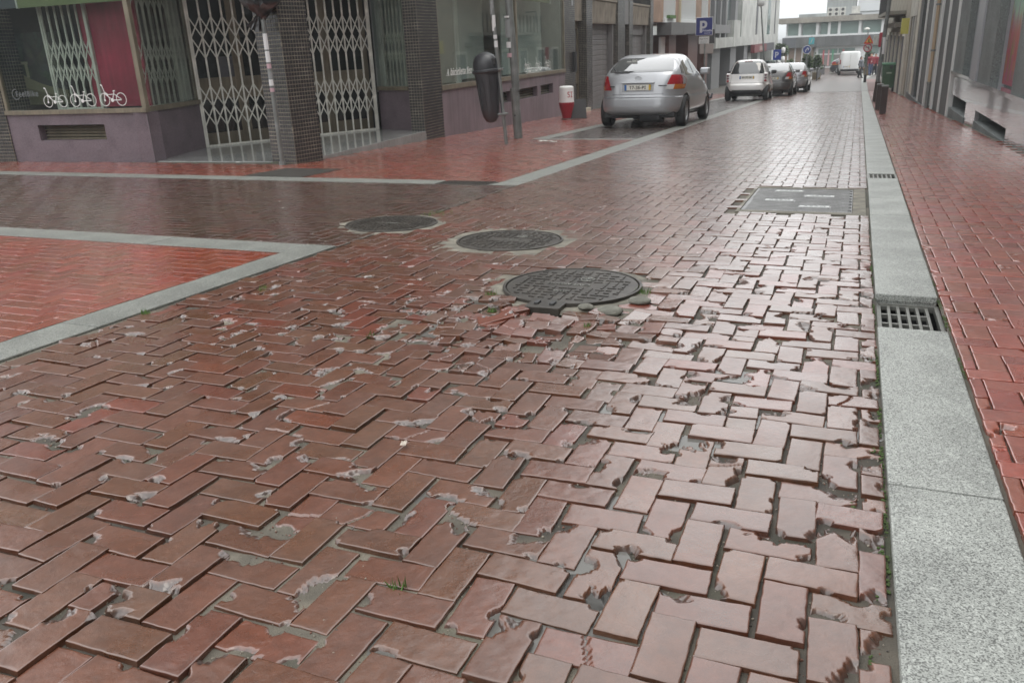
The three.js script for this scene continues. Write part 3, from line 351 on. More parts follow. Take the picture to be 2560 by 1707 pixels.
// ---------- buildings ----------
class Fac { // a facade frame: x runs along the wall, y up, z out of the wall
  constructor(name, label, x0, z0, x1, z1, base, category = 'building') { this.b = base; this.g = thing(name, label, category, x0, base, z0, Math.atan2(-(z1 - z0), x1 - x0)); this.len = Math.hypot(x1 - x0, z1 - z0); }
  B(s0, s1, y0, y1, d0, d1) { return muv(bx(s0, s1, y0 - this.b, y1 - this.b, d0, d1)); }
  R(s0, s1, y0, y1, d0, d1, r = 0.01) { return muv(rbx(s0, s1, y0 - this.b, y1 - this.b, d0, d1, r)); }
  add(name, geos, mat, parent) { return mesh(name, Array.isArray(geos) ? join(geos) : geos, mat, parent || this.g); }
  box(name, s0, s1, y0, y1, d0, d1, mat, parent) { return this.add(name, this.B(s0, s1, y0, y1, d0, d1), mat, parent); }
}
const tileMat = new THREE.MeshPhysicalMaterial({ color: C(1, 1, 1), vertexColors: true, roughness: 0.32, clearcoat: 0.35, clearcoatRoughness: 0.15 });
function tiles(o, U, V, N, w, h, rnd, pu = 0.0525, pv = 0.0525, gap = 0.012, tone = [0.03, 0.0285, 0.031]) {
  const pos = [], col = [], uv = [], idx = [], nu = Math.max(1, Math.round(w / pu)), nv = Math.round(h / pv), du = w / nu, dv = h / nv, t = 0.006;
  for (let j = 0; j < nv; j++) for (let i = 0; i < nu; i++) { const k = 0.75 + 0.55 * rnd(), c = tone.map((v) => v * k), b = pos.length / 3, a0 = i * du + gap / 2, a1 = (i + 1) * du - gap / 2, c0 = j * dv + gap / 2, c1 = (j + 1) * dv - gap / 2, lift = t * (0.8 + 0.4 * rnd());
    for (const [a, q, n] of [[a0, c0, lift], [a1, c0, lift], [a1, c1, lift], [a0, c1, lift], [a0, c0, -0.001], [a1, c0, -0.001], [a1, c1, -0.001], [a0, c1, -0.001]]) { pos.push(o[0] + U[0] * a + V[0] * q + N[0] * n, o[1] + U[1] * a + V[1] * q + N[1] * n, o[2] + U[2] * a + V[2] * q + N[2] * n); uv.push(a, q); col.push(...c); }
    idx.push(b, b + 1, b + 2, b, b + 2, b + 3); for (let e = 0; e < 4; e++) { const f = (e + 1) % 4; idx.push(b + e, b + 4 + e, b + f, b + f, b + 4 + e, b + 4 + f); } }
  return toCreasedNormals(fin(pos, col, uv, idx), 0.5);
}
function pillar(fac, parent, s0, s1, y0, y1, d0, d1, sides, seed) { // grout core with glazed mosaic on the named sides
  const rnd = rng(seed), p = fac.add('pillar', fac.B(s0, s1, y0, y1, d0, d1), M.grout, parent), b = y0 - fac.b, h = y1 - y0, L = [];
  if (sides.includes('f')) L.push(tiles([s0, b, d1], [1, 0, 0], [0, 1, 0], [0, 0, 1], s1 - s0, h, rnd));
  if (sides.includes('r')) L.push(tiles([s1, b, d1], [0, 0, -1], [0, 1, 0], [1, 0, 0], d1 - d0, h, rnd));
  if (sides.includes('l')) L.push(tiles([s0, b, d0], [0, 0, 1], [0, 1, 0], [-1, 0, 0], d1 - d0, h, rnd));
  const t = mesh('mosaic_tiles', mergeGeometries(L), tileMat, p); t.userData.kind = 'stuff'; return p;
}
function decal(name, w, h, px, py, draw, parent, opts = {}) { const cv = document.createElement('canvas'); cv.width = px; cv.height = py; const c = cv.getContext('2d'); draw(c, px, py); const t = new THREE.CanvasTexture(cv); t.colorSpace = THREE.SRGBColorSpace; t.magFilter = THREE.LinearFilter; const m = new THREE.MeshStandardMaterial({ map: t, roughness: 0.6, ...(opts.solid ? {} : { transparent: true, alphaTest: 0.35 }), ...opts.m }); return mesh(name, new THREE.PlaneGeometry(w, h), m, parent); }
function ventGeo(f, name, s0, s1, y0, y1, n, parent) { // louvred slot set back in the plinth
  const v = f.add(name, [f.B(s0, s1, y0, y1, -0.2, -0.18), f.B(s0 - 0.0, s0 + 0.012, y0, y1, -0.18, -0.13), f.B(s1 - 0.012, s1, y0, y1, -0.18, -0.13)], M.dark, parent); for (let k = 0; k < n; k++) { const y = y0 + (y1 - y0) * (k + 0.5) / n; const g = muv(bx(s0, s1, -0.004, 0.004, -0.03, 0.03).rotateX(0.7).translate(0, y - f.b, -0.14)); mesh('louvre_slat', g, M.bronze, v); } return v; }
function plinth(f, name, s0, s1, y0, y1, depth, holes, mat) { // wall with rectangular slots cut through
  const L = [], hs = holes.slice().sort((a, b) => a[0] - b[0]); if (!hs.length) L.push(f.B(s0, s1, y0, y1, -depth, 0)); else { const yb = hs[0][2], yt = hs[0][3]; L.push(f.B(s0, s1, y0, yb, -depth, 0), f.B(s0, s1, yt, y1, -depth, 0)); let p = s0; for (const h of hs) { L.push(f.B(p, h[0], yb, yt, -depth, 0)); p = h[1]; } L.push(f.B(p, s1, yb, yt, -depth, 0)); } return f.add(name, L, mat); }
// folding lattice gate: uprights with crossed flats between them, in a frame
function latticeGate(label, x0, z0, x1, z1, y0, y1, n, seed, mat = M.gate, thin = 1) {
  const L = Math.hypot(x1 - x0, z1 - z0), t = thing('folding_gate', label, 'gate', x0, y0, z0, Math.atan2(-(z1 - z0), x1 - x0), 'folding lattice gates of the corner shop'), H = y1 - y0, sp = L / n, w = 0.026 * thin;
  const up = muv(join([rbx(-w / 2, w / 2, 0.02, H, -0.012, -0.004, 0.002), rbx(-w / 2, w / 2, 0.02, H, 0.004, 0.012, 0.002)])), dg = {};
  for (let k = 0; k <= n; k++) { const u = mesh('upright', up, mat, t); u.position.x = k * sp; }
  for (const c of [0.68, 1.78, 2.86]) for (const s of [-1, 0]) { const a = c + s * 0.33, b = a + 0.33; if (b > H) continue; const g1 = flat([0, 0, 0], [sp, 0.33, 0], 0.02 * thin, 0.004), g2 = flat([0, 0.33, 0], [sp, 0, 0], 0.02 * thin, 0.004); for (let k = 0; k < n; k++) { const d1 = mesh('lattice_flat', g1, mat, t); d1.position.set(k * sp, a, 0.015); const d2 = mesh('lattice_flat', g2, mat, t); d2.position.set(k * sp, a, -0.015); } }
  mesh('bottom_track', muv(rbx(-0.02, L + 0.02, 0, 0.03, -0.025, 0.025, 0.004)), mat, t); mesh('end_post', muv(rbx(-0.05, -0.012, 0, H, -0.025, 0.025, 0.004)), mat, t); mesh('end_post', muv(rbx(L + 0.012, L + 0.05, 0, H, -0.025, 0.025, 0.004)), mat, t); return t;
}
const greenBoard = std(C(0.14, 0.17, 0.07), 0.5), redBoard = std(C(0.46, 0.03, 0.085), 0.55, { map: rep(grimeMap, 0.5) });
function bikeGeo(k) { // flat cut-out bicycle, k metres long
  const t = 0.003, ring = (x, y, r) => new THREE.RingGeometry(r - 0.02, r, 40).translate(x, y, 0), L = (a, b, w = 0.018) => flat([...a, 0], [...b, 0], w, t), G = [ring(0.19, 0.19, 0.19), ring(0.81, 0.19, 0.19), new THREE.CircleGeometry(0.035, 12).translate(0.19, 0.17, 0), L([0.19, 0.17], [0.22, 0.42], 0.022), L([0.22, 0.42], [0.17, 0.6], 0.02), L([0.17, 0.6], [0.12, 0.62], 0.04), L([0.21, 0.42], [0.34, 0.33]), L([0.34, 0.33], [0.58, 0.34]), L([0.22, 0.36], [0.48, 0.17]), L([0.58, 0.4], [0.48, 0.17], 0.02), L([0.55, 0.43], [0.62, 0.43], 0.035), L([0.58, 0.34], [0.81, 0.19]), L([0.46, 0.17], [0.81, 0.17], 0.024), new THREE.CircleGeometry(0.055, 14).translate(0.47, 0.17, 0)];
  return join(G).scale(k, k, 1); }
const vinyl = std(C(0.72, 0.72, 0.7), 0.55);

// --- corner shop ---
const shop = new Fac('corner_shop', 'dark tiled corner shop with purple plinth, display windows and recessed entrance', -12.64, -9.47, -7.67, -9.80, -0.45);
{
  const f = shop, g = f.g;
  pillar(f, null, -1.6, 0.08, -0.4, 3.5, -0.5, 0.02, 'fr', 1);
  plinth(f, 'plinth', 0.08, 2.84, -0.45, 0.38, 0.24, [[0.68, 2.0, -0.02, 0.215]], M.purple); ventGeo(f, 'louvred_vent', 0.68, 2.0, -0.02, 0.215, 5);
  f.add('plinth_seam', f.B(2.835, 2.845, -0.44, 0.38, -0.003, 0.0), M.dark);
  const w = f.add('shop_window', [f.B(0.1, 2.86, 0.38, 0.445, -0.05, 0.035), f.B(0.1, 2.86, 2.62, 2.7, -0.06, 0.02), f.B(0.1, 0.15, 0.445, 2.62, -0.05, 0.01), f.B(2.8, 2.86, 0.445, 2.62, -0.06, 0.012)], M.bronze); f.box('pane', 0.15, 2.8, 0.445, 2.62, -0.02, -0.012, M.glass, w);
  f.box('fascia_board', 0.8, 2.8, 1.925, 2.62, -0.07, -0.03, greenBoard); f.box('fascia_divider', 0.765, 0.795, 1.92, 2.62, -0.065, -0.026, M.white); f.box('fascia_panel', 0.15, 0.76, 1.93, 2.62, -0.07, -0.03, std(C(0.05, 0.055, 0.07), 0.5));
  f.box('display_board', 1.5, 2.62, 0.45, 2.6, -0.42, -0.38, redBoard);
  const poster = decal('poster', 1.0, 1.1, 256, 256, (c, W, H) => { c.fillStyle = '#23282a'; c.fillRect(0, 0, W, H); const r = rng(9); for (let k = 0; k < 60; k++) { c.fillStyle = `rgba(${50 + r() * 40},${60 + r() * 40},${50 + r() * 30},0.35)`; c.beginPath(); c.ellipse(r() * W, r() * H * 0.6, 8 + r() * 22, 5 + r() * 16, r() * 3, 0, 7); c.fill(); } c.fillStyle = '#6d6a54'; c.beginPath(); c.moveTo(0, 130); c.bezierCurveTo(60, 160, 120, 190, W, 205); c.lineTo(W, H); c.lineTo(0, H); c.fill(); c.fillStyle = '#57553f'; c.beginPath(); c.moveTo(0, 190); c.bezierCurveTo(90, 200, 160, 225, W, 230); c.lineTo(W, H); c.lineTo(0, H); c.fill(); c.fillStyle = '#7d7b66'; c.fillRect(0, 100, 70, 10); c.fillRect(50, 108, 16, 50); }, g, { solid: true }); poster.position.set(0.45, 1.05 - f.b, -0.5);
  for (const [s, k] of [[0.91, 0.47], [1.44, 0.5], [2.01, 0.5]]) { const b = mesh('bicycle_sticker', bikeGeo(k), vinyl, w); b.position.set(s, 0.48 - f.b, -0.006); }
  const logo = decal('window_lettering', 0.66, 0.22, 512, 170, (c, W, H) => { c.strokeStyle = c.fillStyle = '#5b5f60'; c.lineWidth = 10; c.beginPath(); c.arc(70, 92, 58, 0.6, 5.0); c.stroke(); c.font = 'bold 88px sans-serif'; c.fillText('FeelBike', 62, 122); }, w); logo.position.set(0.62, 0.7 - f.b, -0.006);
  { const sp = new THREE.Shape(); [[-0.2, 0.1], [2.74, 0.1], [2.16, 1.72], [-0.2, 1.72]].forEach(([a, d], k) => (k ? sp.lineTo(a, d) : sp.moveTo(a, d))); const lid = (y) => new THREE.ExtrudeGeometry(sp, { depth: 0.06, bevelEnabled: false }).rotateX(-Math.PI / 2).translate(0, y - f.b, 0); f.add('interior', [muv(lid(0.31)), muv(lid(2.71)), f.B(-0.3, -0.2, 0.3, 2.78, -1.8, -0.1), f.B(-0.2, 2.3, 0.3, 2.78, -1.8, -1.72)], M.dark); }
  // upper storeys, stepping back to the street line
  const up = std(C(0.2, 0.2, 0.195), 0.7, { map: rep(grimeMap, 0.3) }); f.add('upper_wall', [f.B(-4, 5.4, 3.5, 11.6, -7, 0.0), f.B(-4, 2.84, 2.7, 3.5, -2.2, 0.0)], up); f.box('roof_slab', -4.2, 5.6, 11.6, 11.8, -9, 0.3, std(C(0.22, 0.22, 0.21), 0.8));
  for (let r = 0; r < 2; r++) for (let k = 0; k < 4; k++) { const s = -3.2 + k * 2.1, y = 4.2 + r * 3.1, q = f.add('window', [f.B(s, s + 1.5, y, y + 0.06, -0.05, 0.03), f.B(s, s + 1.5, y + 1.6, y + 1.66, -0.05, 0.03), f.B(s, s + 0.06, y + 0.06, y + 1.6, -0.05, 0.03), f.B(s + 1.44, s + 1.5, y + 0.06, y + 1.6, -0.05, 0.03)], M.white); f.box('pane', s + 0.06, s + 1.44, y + 0.06, y + 1.6, 0.002, 0.01, std(C(0.06, 0.07, 0.075), 0.08), q); }
}
{ // recessed entrance between the windows
  const g = shop.g, b = shop.b, inv = (x, z) => { const p = new THREE.Vector3(x, 0, z); g.updateMatrixWorld(true); g.worldToLocal(p); return p; };
  const poly = [[-9.85, -9.69], [-7.25, -9.86], [-7.31, -10.2], [-7.43, -13.95], [-7.85, -14.12], [-8.72, -14.45], [-10.45, -11.55]].map(([x, z]) => inv(x, z));
  const s = new THREE.Shape(); poly.forEach((p, i) => (i ? s.lineTo(p.x, -p.z) : s.moveTo(p.x, -p.z))); const slab = muv(new THREE.ExtrudeGeometry(s, { depth: 0.3, bevelEnabled: true, bevelSize: 0.006, bevelThickness: 0.006, bevelSegments: 2 }).rotateX(-Math.PI / 2).translate(0, -0.345 - 0.306 - b, 0)); mesh('entrance_step', slab, M.marble, g);
  const Fs = (name, xa, za, xb, zb) => { const a = inv(xa, za), c = inv(xb, zb), o = new THREE.Group(); o.name = name; o.position.set(a.x, 0, a.z); o.rotation.y = Math.atan2(-(c.z - a.z), c.x - a.x); g.add(o); return { g: o, b, len: Math.hypot(c.x - a.x, c.z - a.z), B: Fac.prototype.B, R: Fac.prototype.R, add: Fac.prototype.add, box: Fac.prototype.box }; };
  // return wall of the left window
  const r = Fs('return_wall', -9.82, -9.66, -10.36, -11.42);
  r.box('plinth', 0, r.len, -0.45, 0.38, -0.2, 0.0, M.purple); r.add('window_frame', [r.B(0, r.len, 0.38, 0.45, -0.05, 0.03), r.B(0, 0.06, 0.45, 2.62, -0.05, 0.01), r.B(r.len - 0.05, r.len, 0.45, 2.62, -0.05, 0.01)], M.bronze); r.box('pane', 0.06, r.len - 0.05, 0.45, 2.62, -0.02, -0.012, M.glass); r.box('reveal', r.len - 0.36, r.len - 0.05, 0.45, 2.62, -0.12, -0.1, M.white);
  // door wall behind the gates
  const d = Fs('entrance_doors', -10.5, -11.5, -8.8, -14.47), L = d.len;
  d.box('lintel', 0, L, 2.5, 3.5, -0.2, -0.05, M.bronze);
  for (let k = 0; k < 4; k++) { const a = k * L / 4, e = (k + 1) * L / 4; const q = d.add('door', [d.B(a, a + 0.09, -0.34, 2.5, -0.15, -0.1), d.B(e - 0.09, e, -0.34, 2.5, -0.15, -0.1), d.B(a + 0.09, e - 0.09, -0.34, -0.14, -0.15, -0.105), d.B(a + 0.09, e - 0.09, 0.42, 0.78, -0.15, -0.105)], M.bronze); d.box('pane', a + 0.09, e - 0.09, 0.78, 2.5, -0.13, -0.12, std(C(0.02, 0.022, 0.022), 0.06), q); d.box('pane', a + 0.09, e - 0.09, -0.14, 0.42, -0.13, -0.12, std(C(0.02, 0.022, 0.022), 0.06), q); }
  d.box('side_infill', L - 0.05, L + 1.1, -0.45, 3.4, -0.3, -0.2, M.dark); d.box('back_panel', -0.3, L + 0.3, -0.45, 2.7, -0.6, -0.5, M.dark);
  d.box('notice', 0.5, 0.86, 0.72, 1.12, -0.119, -0.112, std(C(0.09, 0.09, 0.1), 0.6));
  const e = Fs('side_window', -8.66, -14.44, -7.8, -14.12); e.box('plinth', 0, e.len, -0.45, 0.38, -0.2, 0, M.purple); e.add('window_frame', [e.B(0, e.len, 0.38, 0.45, -0.05, 0.03)], M.bronze); e.box('pane', 0, e.len, 0.45, 2.62, -0.02, -0.012, M.glass); e.box('reveal', 0, 0.16, 0.45, 2.62, -0.1, -0.08, M.white); e.box('backing', -0.5, e.len - 0.62, 0.2, 2.7, -1.3, -1.25, std(C(0.12, 0.1, 0.11), 0.8));
  // corner pillar
  const p = Fs('corner_pillar', -7.715, -9.77, -7.225, -9.665); pillar(p, p.g, 0, p.len, -0.45, 3.5, -0.5, 0, 'frl', 5); for (const y of [1.45, 1.2, 0.1]) p.box('chip', p.len - 0.012, p.len + 0.007, y, y + 0.05, -0.01, 0.007, M.grout);
  mesh('ceiling', muv(new THREE.ExtrudeGeometry(s, { depth: 0.1, bevelEnabled: false }).rotateX(-Math.PI / 2).translate(0, 3.4 - b, 0)), M.white, g);
}
latticeGate('white folding lattice gate left of the tiled corner pillar', -10.33, -11.42, -9.47, -12.88, -0.345, 2.65, 9, 1);
latticeGate('white folding lattice gate right of the tiled corner pillar', -9.42, -12.98, -8.68, -14.28, -0.345, 2.65, 9, 2);
latticeGate('compressed lattice gate standing behind the glass of the left display window', -11.82, -9.9, -10.98, -9.94, 0.42, 2.6, 6, 3, M.gate, 1.1);
latticeGate('compressed lattice gate behind the narrow pane left of the entrance', -10.0, -9.9, -10.33, -10.95, 0.42, 2.6, 6, 4, M.gate, 1.2);
latticeGate('compressed lattice gate behind the narrow pane right of the entrance', -8.5, -14.56, -8.0, -14.37, 0.42, 2.6, 5, 5, M.gate, 1.0);

// --- street wing of the shop: long display window ---
const wing = new Fac('shop_wing', 'long shop display window over purple plinth along the street', -7.455, -13.95, -7.79, -24.3, -1.0);
{
  const f = wing, Z = (z) => -(z + 13.95); // along-wall distance from z
  pillar(f, null, 0, 0.85, -0.62, 3.5, -0.26, 0.02, 'fl', 11);
  const s1 = Z(-23.2); plinth(f, 'plinth', 0.85, s1, -1.1, 0.33, 0.25, [[Z(-17.06), Z(-18.75), -0.16, 0.09], [Z(-19.1), Z(-20.7), -0.16, 0.09], [Z(-20.95), Z(-22.05), -0.16, 0.09]], M.purplew); for (const [a, c] of [[-17.06, -18.75], [-19.1, -20.7], [-20.95, -22.05]]) ventGeo(f, 'louvred_vent', Z(a), Z(c), -0.16, 0.09, 4);
  const m = Z(-19.25), w = f.add('shop_window', [f.B(0.85, s1, 0.33, 0.42, -0.06, 0.035), f.B(0.85, 0.9, 0.42, 2.62, -0.05, 0.01), f.B(s1 - 0.05, s1, 0.42, 2.62, -0.05, 0.01), f.B(m - 0.035, m + 0.035, 0.42, 2.62, -0.05, 0.015), f.B(0.85, s1, 2.62, 2.7, -0.06, 0.03)], M.bronze); f.box('pane', 0.9, m - 0.035, 0.42, 2.62, -0.02, -0.012, M.glass, w); f.box('pane', m + 0.035, s1 - 0.05, 0.42, 2.62, -0.02, -0.012, M.glass, w);
  f.box('fascia_board', Z(-19.9), Z(-22.0), 2.11, 2.62, -0.06, -0.03, greenBoard); f.box('fascia_panel', Z(-18.4), Z(-19.2), 2.14, 2.62, -0.06, -0.03, M.white); f.box('fascia_divider', Z(-22.03), Z(-22.08), 2.08, 2.62, -0.06, -0.025, M.white);
  for (const z of [-19.75, -20.6, -21.4]) { const b = mesh('bicycle_sticker', bikeGeo(0.52), vinyl, w); b.position.set(Z(z), 0.46 - f.b, -0.006); }
  const txt = decal('window_lettering', 2.5, 0.234, 1024, 96, (c, W, H) => { c.fillStyle = '#d8d9d6'; c.font = 'italic bold 74px serif'; c.fillText('A bicicleta fez sempre', 8, 68); }, w); txt.position.set(Z(-15.1) + 1.25, 0.63 - f.b, -0.006);
  const pale = std(C(0.34, 0.36, 0.35), 0.9); f.add('interior', [f.B(0.9, s1, 0.25, 0.33, -4, -0.1), f.B(0.9, s1, 2.75, 2.8, -4, -0.1), f.B(s1 - 0.05, s1, 0.33, 2.75, -4, -0.1), f.B(0.85, 0.9, 0.33, 2.75, -4, -0.1), f.B(0.9, s1, 0.33, 2.75, -4.1, -4)], pale);
  f.box('inner_column', 2.95, 3.25, 0.33, 2.75, -0.9, -0.6, M.white); f.box('inner_screen', 1.0, 2.2, 0.33, 2.75, -1.4, -1.3, std(C(0.2, 0.19, 0.185), 0.8)); f.box('inner_counter', 5.2, 8.2, 0.33, 1.05, -2.2, -1.6, std(C(0.22, 0.2, 0.18), 0.7)); f.box('inner_blind', 5.5, 8.6, 0.42, 2.6, -0.5, -0.47, std(C(0.42, 0.45, 0.44), 0.8)); f.box('inner_blind', 3.4, 5.1, 0.42, 2.6, -0.8, -0.77, std(C(0.36, 0.38, 0.37), 0.8)); f.box('inner_drape', 1.7, 2.6, 0.42, 2.6, -0.45, -0.42, std(C(0.28, 0.26, 0.24), 0.9));
  const up = std(C(0.2, 0.2, 0.195), 0.7, { map: rep(grimeMap, 0.3) }); f.add('upper_wall', [f.B(-4.3, f.len, 3.5, 11.6, -6, 0.0), f.B(0, f.len, 2.7, 3.5, -6, 0.0)], up); f.box('roof_slab', -4.3, f.len, 11.6, 11.8, -9, 0.25, std(C(0.22, 0.22, 0.21), 0.8));
  for (let r = 0; r < 2; r++) for (let k = 0; k < 5; k++) { const s = -3.4 + k * 2.7, y = 4.2 + r * 3.1, q = f.add('window', [f.B(s, s + 1.6, y, y + 0.06, -0.05, 0.03), f.B(s, s + 1.6, y + 1.6, y + 1.66, -0.05, 0.03), f.B(s, s + 0.06, y + 0.06, y + 1.6, -0.05, 0.03), f.B(s + 1.54, s + 1.6, y + 0.06, y + 1.6, -0.05, 0.03)], M.white); f.box('pane', s + 0.06, s + 1.54, y + 0.06, y + 1.6, 0.002, 0.01, std(C(0.06, 0.07, 0.075), 0.08), q); }
}
// pleated concrete band
function pleats(f, s0, s1, y0, y1, n, d, mat, name, parent) { const pos = [], uv = [], idx = [], b = f.b; for (let k = 0; k < n; k++) { const a = s0 + (s1 - s0) * k / n, c = s0 + (s1 - s0) * (k + 1) / n, m = (a + c) / 2, i = pos.length / 3; pos.push(a, y1 - b, d, m, y1 - b, d + 0.07, c, y1 - b, d, a, y0 - b, d, m, y0 - b, d + 0.012, c, y0 - b, d); uv.push(a, y1, m, y1, c, y1, a, y0, m, y0, c, y0); idx.push(i, i + 3, i + 1, i + 1, i + 3, i + 4, i + 1, i + 4, i + 2, i + 2, i + 4, i + 5); } const q = new THREE.BufferGeometry(); q.setAttribute('position', new THREE.Float32BufferAttribute(pos, 3)); q.setAttribute('uv', new THREE.Float32BufferAttribute(uv, 2)); q.setIndex(idx); q.computeVertexNormals(); return mesh(name, toCreasedNormals(q, 0.2), mat, parent || f.g); }
function shutter(f, s0, s1, y0, y1, d, mat, parent) { const o = f.box('shutter', s0, s1, y0, y1, d - 0.05, d - 0.02, mat, parent), n = Math.round((y1 - y0) / 0.16), h = (y1 - y0) / n, g = muv(rbx(s0, s1, 0, h - 0.014, d - 0.03, d, 0.012)); for (let k = 0; k < n; k++) { const m = mesh('slat', g, mat, o); m.position.y = y0 - f.b + k * h; } return o; }
const beige = std(C(0.30, 0.265, 0.22), 0.8, { map: rep(grimeMap, 0.7) }), shutterMat = std(C(0.235, 0.23, 0.235), 0.55, { map: rep(grimeMap, 0.6) });
// --- tiled building with entrance door and two garages ---
const tiled = new Fac('tiled_building', 'dark mosaic tiled building with brown door and two grey garage shutters', -7.79, -23.2, -8.2, -36.2, -1.5);
{
  const f = tiled, Z = (z) => -(z + 23.2), G0 = (z) => gy(z) - 0.1;
  pillar(f, null, 0, Z(-24.33), G0(-24), 3.2, -0.4, 0.02, 'fl', 21); pillar(f, null, Z(-25.62), Z(-26.3), G0(-26), 3.2, -0.4, 0.02, 'fl', 22); pillar(f, null, Z(-29.8), Z(-30.9), G0(-30), 4, -0.4, 0.02, 'fl', 23); pillar(f, null, Z(-31.6), Z(-32.2), G0(-32), 4, -0.4, 0.02, 'fl', 24); pillar(f, null, Z(-35.6), Z(-36.2), G0(-36), 4, -0.4, 0.02, 'fl', 25);
  const a = Z(-24.33), c = Z(-25.62); const dr = f.add('door', [f.B(a, a + 0.12, -0.83, 1.72, -0.32, -0.24), f.B(c - 0.12, c, -0.83, 1.72, -0.32, -0.24), f.B(a + 0.12, c - 0.12, 1.5, 1.72, -0.32, -0.24), f.B(a + 0.12, c - 0.12, -0.83, -0.72, -0.32, -0.24), f.B(a + 0.12, c - 0.12, -0.1, 0.2, -0.31, -0.25)], M.bronze); f.box('pane', a + 0.12, c - 0.12, 0.2, 1.5, -0.3, -0.29, std(C(0.1, 0.11, 0.11), 0.1), dr); f.box('pane', a + 0.12, c - 0.12, -0.72, -0.1, -0.3, -0.29, std(C(0.1, 0.11, 0.11), 0.1), dr); for (let k = 1; k < 5; k++) f.box('guard_bar', a + 0.12 + k * (c - a - 0.24) / 5 - 0.012, a + 0.12 + k * (c - a - 0.24) / 5 + 0.012, -0.72, 1.5, -0.28, -0.26, M.steel, dr); f.box('notice', a + 0.2, a + 0.42, 0.72, 0.9, -0.255, -0.25, M.white, dr);
  f.box('door_step', a - 0.1, c + 0.15, -1.0, -0.83, -0.4, 0.1, std(C(0.42, 0.38, 0.3), 0.7)); f.box('transom_wall', a, c, 1.72, 3.2, -0.3, -0.12, beige); pleats(f, a, c, 1.85, 2.75, 3, -0.12, beige, 'pleated_panel'); f.box('letter_box', a - 0.32, a - 0.16, 0.3, 0.85, 0.03, 0.12, M.black); f.box('house_number', a - 0.36, a - 0.2, 2.1, 2.3, 0.03, 0.035, std(C(0.3, 0.31, 0.32), 0.6));
  for (const [z0, z1, top] of [[-26.3, -29.8, 1.66], [-32.2, -35.6, 1.3]]) { const p = Z(z0), q = Z(z1), bot = gy((z0 + z1) / 2) - 0.1; shutter(f, p + 0.02, q - 0.35, bot, top, -0.28, shutterMat); f.box('jamb', q - 0.35, q - 0.2, bot, 1.66, -0.32, -0.1, shutterMat); f.box('jamb', q - 0.2, q, bot, 1.66, -0.4, -0.3, M.dark); if (top < 1.5) f.box('shutter_head', p, q - 0.35, top, 1.66, -0.3, -0.22, shutterMat); f.box('band', p, q, 1.66, 2.35, -0.4, -0.06, beige); pleats(f, p, q, 1.7, 2.32, 9, -0.06, beige, 'pleated_panel'); f.box('spandrel', p, q, 2.35, 2.42, -0.4, 0.0, beige); }
  f.box('passage', Z(-30.9), Z(-31.6), gy(-31) - 0.1, 4, -0.6, -0.5, M.black); f.box('lintel', Z(-30.9), Z(-31.6), 1.66, 4, -0.4, 0.0, std(C(0.17, 0.17, 0.17), 0.7));
  for (const [z0, z1] of [[-26.3, -29.8], [-32.2, -35.6]]) { const q = f.add('balcony_railing', [f.B(Z(z0), Z(z1), 3.25, 3.31, -0.05, 0.0)], M.dark); for (let k = 0; k <= 14; k++) { const s = Z(z0) + (Z(z1) - Z(z0)) * k / 14; f.box('baluster', s - 0.02, s + 0.02, 2.42, 3.25, -0.04, -0.01, M.dark, q); } f.box('window_wall', Z(z0), Z(z1), 2.4, 4.2, -1.0, -0.9, std(C(0.16, 0.17, 0.17), 0.25)); }
  const up = std(C(0.19, 0.19, 0.185), 0.7, { map: rep(grimeMap, 0.3) }); f.add('upper_wall', [f.B(0, f.len, 4.0, 9.6, -6, 0.0), f.B(0, Z(-26.3), 3.2, 4.0, -6, 0.0)], up); f.box('back_wall', 0, f.len, -1.5, 4.2, -1.6, -1.4, M.dark); f.box('return_wall', f.len - 0.2, f.len, -1.7, 9.6, -6, 0.0, up);
}
